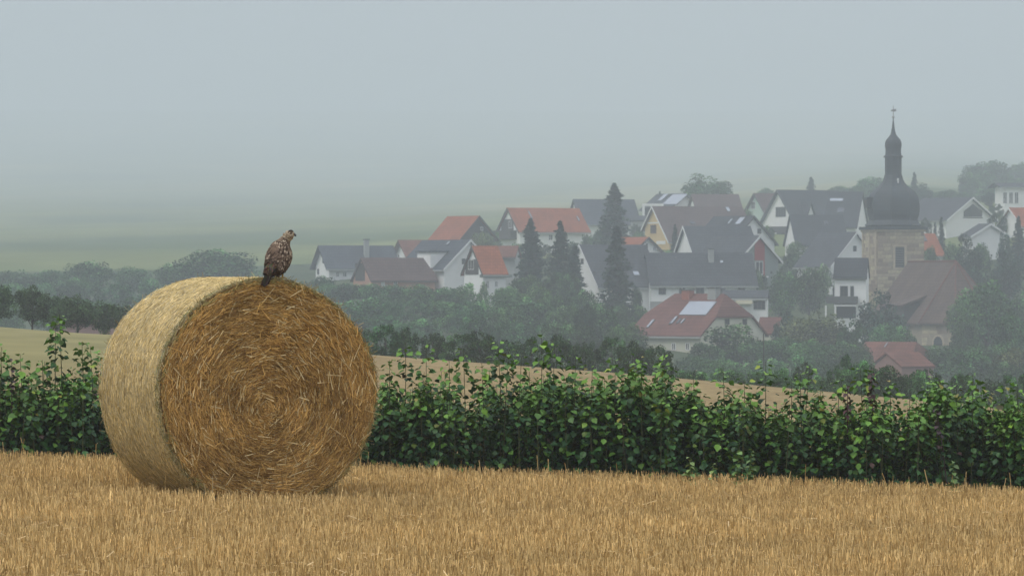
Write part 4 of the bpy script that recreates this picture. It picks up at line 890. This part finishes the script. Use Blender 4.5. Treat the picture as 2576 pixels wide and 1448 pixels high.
def strips(name, specs, base, parent=bird):
    Vf, Ff, Cf = [], [], []; b0 = 0
    for (p0, p1, w_, off) in specs:
        p0, p1 = Vector(p0), Vector(p1); dn = (p1-p0).normalized(); sd = dn.cross(Vector((.35,-.9,.25))).normalized(); nn = sd.cross(dn)
        for q, (f, ww) in enumerate(((0,.5),(.35,1),(.8,1),(1,.35))):
            c0 = p0+(p1-p0)*f+nn*off
            Vf += [tuple(c0-sd*w_*ww), tuple(c0+nn*.003), tuple(c0+sd*w_*ww), tuple(c0-nn*.002)]
        for q in range(3):
            b = b0+q*4
            for a_ in range(4): Ff.append((b+a_, b+(a_+1) % 4, b+4+(a_+1) % 4, b+4+a_)); Cf.append(tuple(v*random.uniform(.6, 1.5) for v in base))
        b0 += 16
    return np_obj(name, np.array(Vf), np.array(Ff), M['feather'], parent, cols=np.array(Cf))
strips('tail', [((-.092+i*.005,-.15-.003*i,.055),(-.145+i*.0075,-.262-.003*i,-.058+.004*abs(i-3)),.0105,-.001*i) for i in range(7)], (.028,.019,.014))
strips('secondary_feathers', [((-.045-.007*i+.012*(i % 2),-.112+.002*i,.128-.004*i),(-.098-.006*i+.02*(i % 3),-.185,.030+.004*i),.0115,.006+.001*i) for i in range(9)], (.11,.075,.052))
strips('primary_feathers', [((-.08+i*.010,-.125-.004*i,.085-.002*i),(-.128+i*.012,-.195+.004*i,.0+.006*i),.011,.012+.001*i) for i in range(5)], (.045,.03,.023))
strips('primary_feathers', [((-.02-i*.006,-.075,.085),(-.055-i*.006,-.115,.012+.006*i),.009,.004+.001*i) for i in range(4)], (.04,.028,.022))
yel = mat('bird_leg_yellow', (.62,.42,.12)); blk = mat('bird_black', (.01,.009,.008), rough=.2); bk = mat('beak_grey', (.10,.10,.10), rough=.4)
for lx_, ly_ in ((0, 0), (-.036, .02)):
    lg = MB().tube([(lx_-.006, ly_-.02, .10), (lx_-.002, ly_-.006, .052), (lx_, ly_, .006)], [.016,.0085,.0062], 8).build('leg', yel, bird, True)
    ft = MB()
    for an in (-.5, .15, .8, 3.3): ft.tube([(lx_, ly_, .006), (lx_+.018*math.cos(an+.6), ly_+.018*math.sin(an+.6), .007), (lx_+.032*math.cos(an+.6), ly_+.032*math.sin(an+.6), -.003)], [.0045,.004,.0015], 6)
    ft.build('foot', yel, lg, True)
    MB().tube([(lx_-.014, ly_-.04, .13), (lx_-.008, ly_-.024, .095), (lx_-.003, ly_-.01, .058)], [.034,.024,.010], 10).build('thigh', mat('thigh_feather', (.12,.08,.055)), bird, True)
MB().tube([(.068,.008,.309),(.087,.006,.309),(.096,.004,.303),(.097,.003,.293)], [.015,.0115,.0075,.002], 10).build('beak', bk, bird, True)
MB().tube([(.066,.008,.310),(.084,.006,.3095)], [.0165,.0135], 10).build('cere', yel, bird, True)
for q in ((.060,-.022,.317), (.054,.048,.317)):
    MB().lathe([(-.008,.001),(-.006,.006),(0,.0085),(.006,.006),(.008,.001)], 10).build('eye', blk, bird, True).location = q

# ------------------------------------------------------------------ hedge
hedge = empty('hedge', (0, 35, zt(0, 35))); tag(hedge, 'dense green hazel hedge with upright leafy shoots behind the stubble', 'hedge')
LV = np.array([(0,0,0),(.20,-.34,.10),(.60,-.44,.07),(1.0,.03,-.20),(.56,.46,.10),(.22,.33,.07),(.45,0,-.07)])
LF = np.array([(0,1,6),(1,2,6),(2,3,6),(3,4,6),(4,5,6),(5,0,6)])
def leaf_arrays(P, azi, droop, roll, size, cols):
    n = len(P); f = np.stack([np.cos(azi)*np.cos(droop), np.sin(azi)*np.cos(droop), -np.sin(droop)], 1)
    s = np.stack([-np.sin(azi), np.cos(azi), np.zeros(n)], 1); u = np.cross(f, s)
    s2 = s*np.cos(roll)[:, None]+u*np.sin(roll)[:, None]; u2 = np.cross(f, s2)
    V = P[:, None, :]+size[:, None, None]*(LV[None, :, 0:1]*f[:, None, :]+LV[None, :, 1:2]*s2[:, None, :]+LV[None, :, 2:3]*u2[:, None, :])
    Fa = LF[None]+np.arange(n)[:, None, None]*7
    return V.reshape(-1, 3), Fa.reshape(-1, 3), np.repeat(cols, 6, axis=0)
P, AZ, DR, RO, SZ, CO, TOP = [], [], [], [], [], [], []; stems = MB()
nsh = 2200; xs = rng.uniform(-9.6, 9.6, nsh); ys = 34.3+1.35*rng.random(nsh)
tops = {  # picture column -> row of the tall shoots seen in the photograph
 1020:862,1072:872,1166:880,1252:856,1312:893,1362:848,1448:898,1548:902,1612:930,1668:895,1690:925,1820:932,1928:908,2010:940,1990:952,2108:955,2165:925,2190:938,2240:958,2335:965,2404:962,2447:942,2470:962,2532:952,2560:966,
 150:790,140:812,205:862,228:870,8:872,52:890,108:905,1130:905,1212:912,1280:880,1395:868,1490:920,1580:915,1745:945,1870:955,2060:975,2290:985,2380:985,980:905}
spec = [(X(a_, 34.6), 34.45+random.random()*.25, b_) for a_, b_ in tops.items()]
allsh = [(x, y, None, .0) for x, y in zip(xs[:600], ys[:600])]; cxp = -9.7
while cxp < 9.7:
    cyp = 34.5+random.random()*.75; ch = random.gauss(-.02, .05)
    for _ in range(random.randint(18, 30)):
        o1, o2 = random.gauss(0, .09), random.gauss(0, .16); allsh.append((cxp+o1, min(max(cyp+o2, 34.28), 35.7), None, ch-1.3*abs(o1)+.07))
    cxp += random.uniform(.16, .34)
allsh += [q+(0,) for q in spec]
for (x, y, tp, dh) in allsh:
    g = zt(x, y); hN = .655+.05*math.sin(x*2.1)+.04*math.sin(x*5.3+1)+random.gauss(0, .05)+dh; col_px = x/y*F+CX
    if tp is not None: hN = -(tp-HY)/F*y-g
    elif random.random() < .10: hN += random.uniform(.03, .16)
    hN = max(.35, hN); lnx, lny = random.gauss(0, .05), random.gauss(-.03, .06)
    if tp is not None: lnx *= .4; lny *= .4
    bx_ = x-lnx*hN; by_ = y-lny*hN
    stems.tube([(bx_, by_, g-.02-hedge.location.z), ((x+bx_)/2+random.gauss(0, .01), (y+by_)/2, g+hN*.55-hedge.location.z), (x, y, g+hN-hedge.location.z)], [.007,.005,.002], 4)
    z = .05; side = random.uniform(0, 6.28); yaw_ = random.uniform(0, 6.28)
    while z < hN:
        f = z/hN; rem = hN-z
        for rep in range(3 if f < .6 else 2):
            az = side+random.gauss(0, .6); off = random.uniform(.01, .05)+(.07*random.random() if f < .75 else 0)
            p = (bx_+(x-bx_)*f+math.cos(az)*off, by_+(y-by_)*f+math.sin(az)*off, g+z+random.uniform(-.015, .015))
            sz = random.triangular(.034, .076, .05)*(1 if rem > .10 else .66+rem*3.4)*(1.05 if tp else 1)
            P.append(p); AZ.append(az); DR.append(random.gauss(.3 if f > .4 else .5, .28) if rem > .03 else random.gauss(-.2, .4)); RO.append(random.gauss(0, .42)); SZ.append(sz)
            young = max(0, 1-rem/.26)
            r0 = random.random(); old = np.array((.019,.062,.021)) if r0 < .5 else np.array((.036,.108,.028)) if r0 < .85 else np.array((.09,.20,.03)) if r0 < .972 else np.array((.06,.035,.032)) if r0 < .980 else np.array((.11,.17,.03))
            yg = np.array((.17,.35,.05)) if random.random() < .96 else np.array((.36,.30,.06))
            CO.append((old*(1-young*.75)+yg*young*.75)*random.uniform(.75, 1.3)); TOP.append(young+(.4 if y < 34.75 else 0)+random.random()*.3)
            side += 2.4 if f > .7 else 3.14+random.uniform(-.5, .5)
        z += random.uniform(.026, .042)*(.62 if rem < .3 else 1)
P = np.array(P); AZ = np.array(AZ); DR = np.array(DR); RO = np.array(RO); SZ = np.array(SZ); CO = np.array(CO); TOP = np.array(TOP)
off = np.array([0, 35, hedge.location.z])
inpic = np.abs(P[:, 0]/P[:, 1]*F) < 1300; inpic &= ~((P[:, 0] > -2.9) & (P[:, 0] < -1.05))
order = np.argsort(-(TOP*SZ*inpic)); pick = order[:300]; mask = np.ones(len(P), bool); mask[pick] = False
V, Fa, C_ = leaf_arrays(P[mask]-off, AZ[mask], DR[mask], RO[mask], SZ[mask], CO[mask])
np_obj('foliage', V, Fa, M['hleaf'], hedge, cols=C_, stuff=True)
so2 = stems.build('shoots', mat('hazel_bark', (.06,.075,.03)), hedge); so2['kind'] = 'stuff'; so2.location = (0, -35, 0)
lmes = []
for c in ((.13,.28,.035), (.21,.38,.045), (.08,.19,.03), (.26,.34,.05), (.16,.33,.04)):
    me = np_mesh('leaf', LV, LF, np.array([c]*6)); me.materials.append(M['hleaf']); lmes.append(me)
for q, i in enumerate(pick):
    o = link(bpy.data.objects.new('leaf', lmes[q % 5]), hedge); a_, d_, r0 = AZ[i], DR[i], RO[i]
    f = Vector((math.cos(a_)*math.cos(d_), math.sin(a_)*math.cos(d_), -math.sin(d_))); s_ = Vector((-math.sin(a_), math.cos(a_), 0)); u = f.cross(s_)
    s2 = s_*math.cos(r0)+u*math.sin(r0); u2 = f.cross(s2); mt = Matrix((f, s2, u2)).transposed().to_4x4()*1.0
    o.matrix_local = Matrix.Translation(Vector(P[i]-off)) @ mt @ Matrix.Scale(SZ[i], 4)
# purple-leaved shoots growing through the hedge, and the pale herbs at its foot
def herb(name, label, px, ybase, ytop, d, colr, lsz, lean=0, thick=False, cat='plant', cup=.2, n_=None):
    x = X(px, d); z = zt(x, d); hb = zz(ybase, d)-z if ybase else 0; hh = zz(ytop, d)-z
    e = empty(name, (x, d, z)); tag(e, label, cat)
    MB().tube([(0,0,hb-.02),(lean*.4,0,(hb+hh)/2),(lean,0,hh)], [.006,.005,.002], 5).build('stem', mat('stem_'+name, tuple(c*.8 for c in colr)), e)
    m_ = n_ or int((hh-hb)/(.018 if cat == 'plant' else .05)); t_ = np.linspace(.1 if cat == 'plant' else .68, 1, m_); a_ = np.arange(m_)*2.4+rng.normal(0, .3, m_)
    P_ = np.stack([lean*t_, np.zeros(m_), hb+(hh-hb)*t_], 1); sz = lsz*(1.1-.55*t_)*rng.uniform(.8, 1.2, m_)
    V_, F_, C2_ = leaf_arrays(P_, a_, rng.normal(cup, .25, m_), rng.normal(0, .3, m_), sz, np.array([colr])*rng.uniform(.7, 1.4, (m_, 1)))
    np_obj('leaves', V_, F_, M['hleaf'], e, cols=C2_, stuff=True)
herb('purple_shrub', 'tall dark purple-leaved shoot rising above the hedge top', 2196, None, 938, 34.42, (.055,.028,.032), .075, lean=-.01, cat='shrub', cup=.7)
herb('purple_shrub', 'short purple-leaved shoot beside the tallest purple one', 2132, None, 968, 34.4, (.07,.028,.035), .07, cat='shrub', cup=.6)
herb('purple_shrub', 'purplish leaning shoot low in the hedge top near the far end', 2385, None, 1022, 34.38, (.07,.05,.06), .07, lean=-.1, cat='shrub', cup=.5)
herb('purple_shrub', 'small dark purplish sprig in the hedge near its open end', 30, None, 902, 34.4, (.06,.04,.045), .06, cat='shrub', cup=.4)
G = (.17,.26,.08)
herb('weed', 'bushy pale herb at the hedge foot, first of the close trio', 1736, None, 1150, 33.75, G, .075)
herb('weed', 'smallest pale herb at the hedge foot, middle of the close trio', 1794, None, 1166, 33.75, G, .06)
herb('weed', 'tallest leafy herb at the hedge foot, last of the close trio', 1856, None, 1132, 33.8, (.12,.22,.06), .08)
herb('weed', 'twin-stemmed herb leaning against the tallest leafy herb', 1880, None, 1130, 33.82, (.12,.21,.06), .065, lean=.04)
herb('weed', 'lone upright herb at the hedge foot near its far end', 2398, None, 1160, 33.8, (.11,.19,.06), .075)
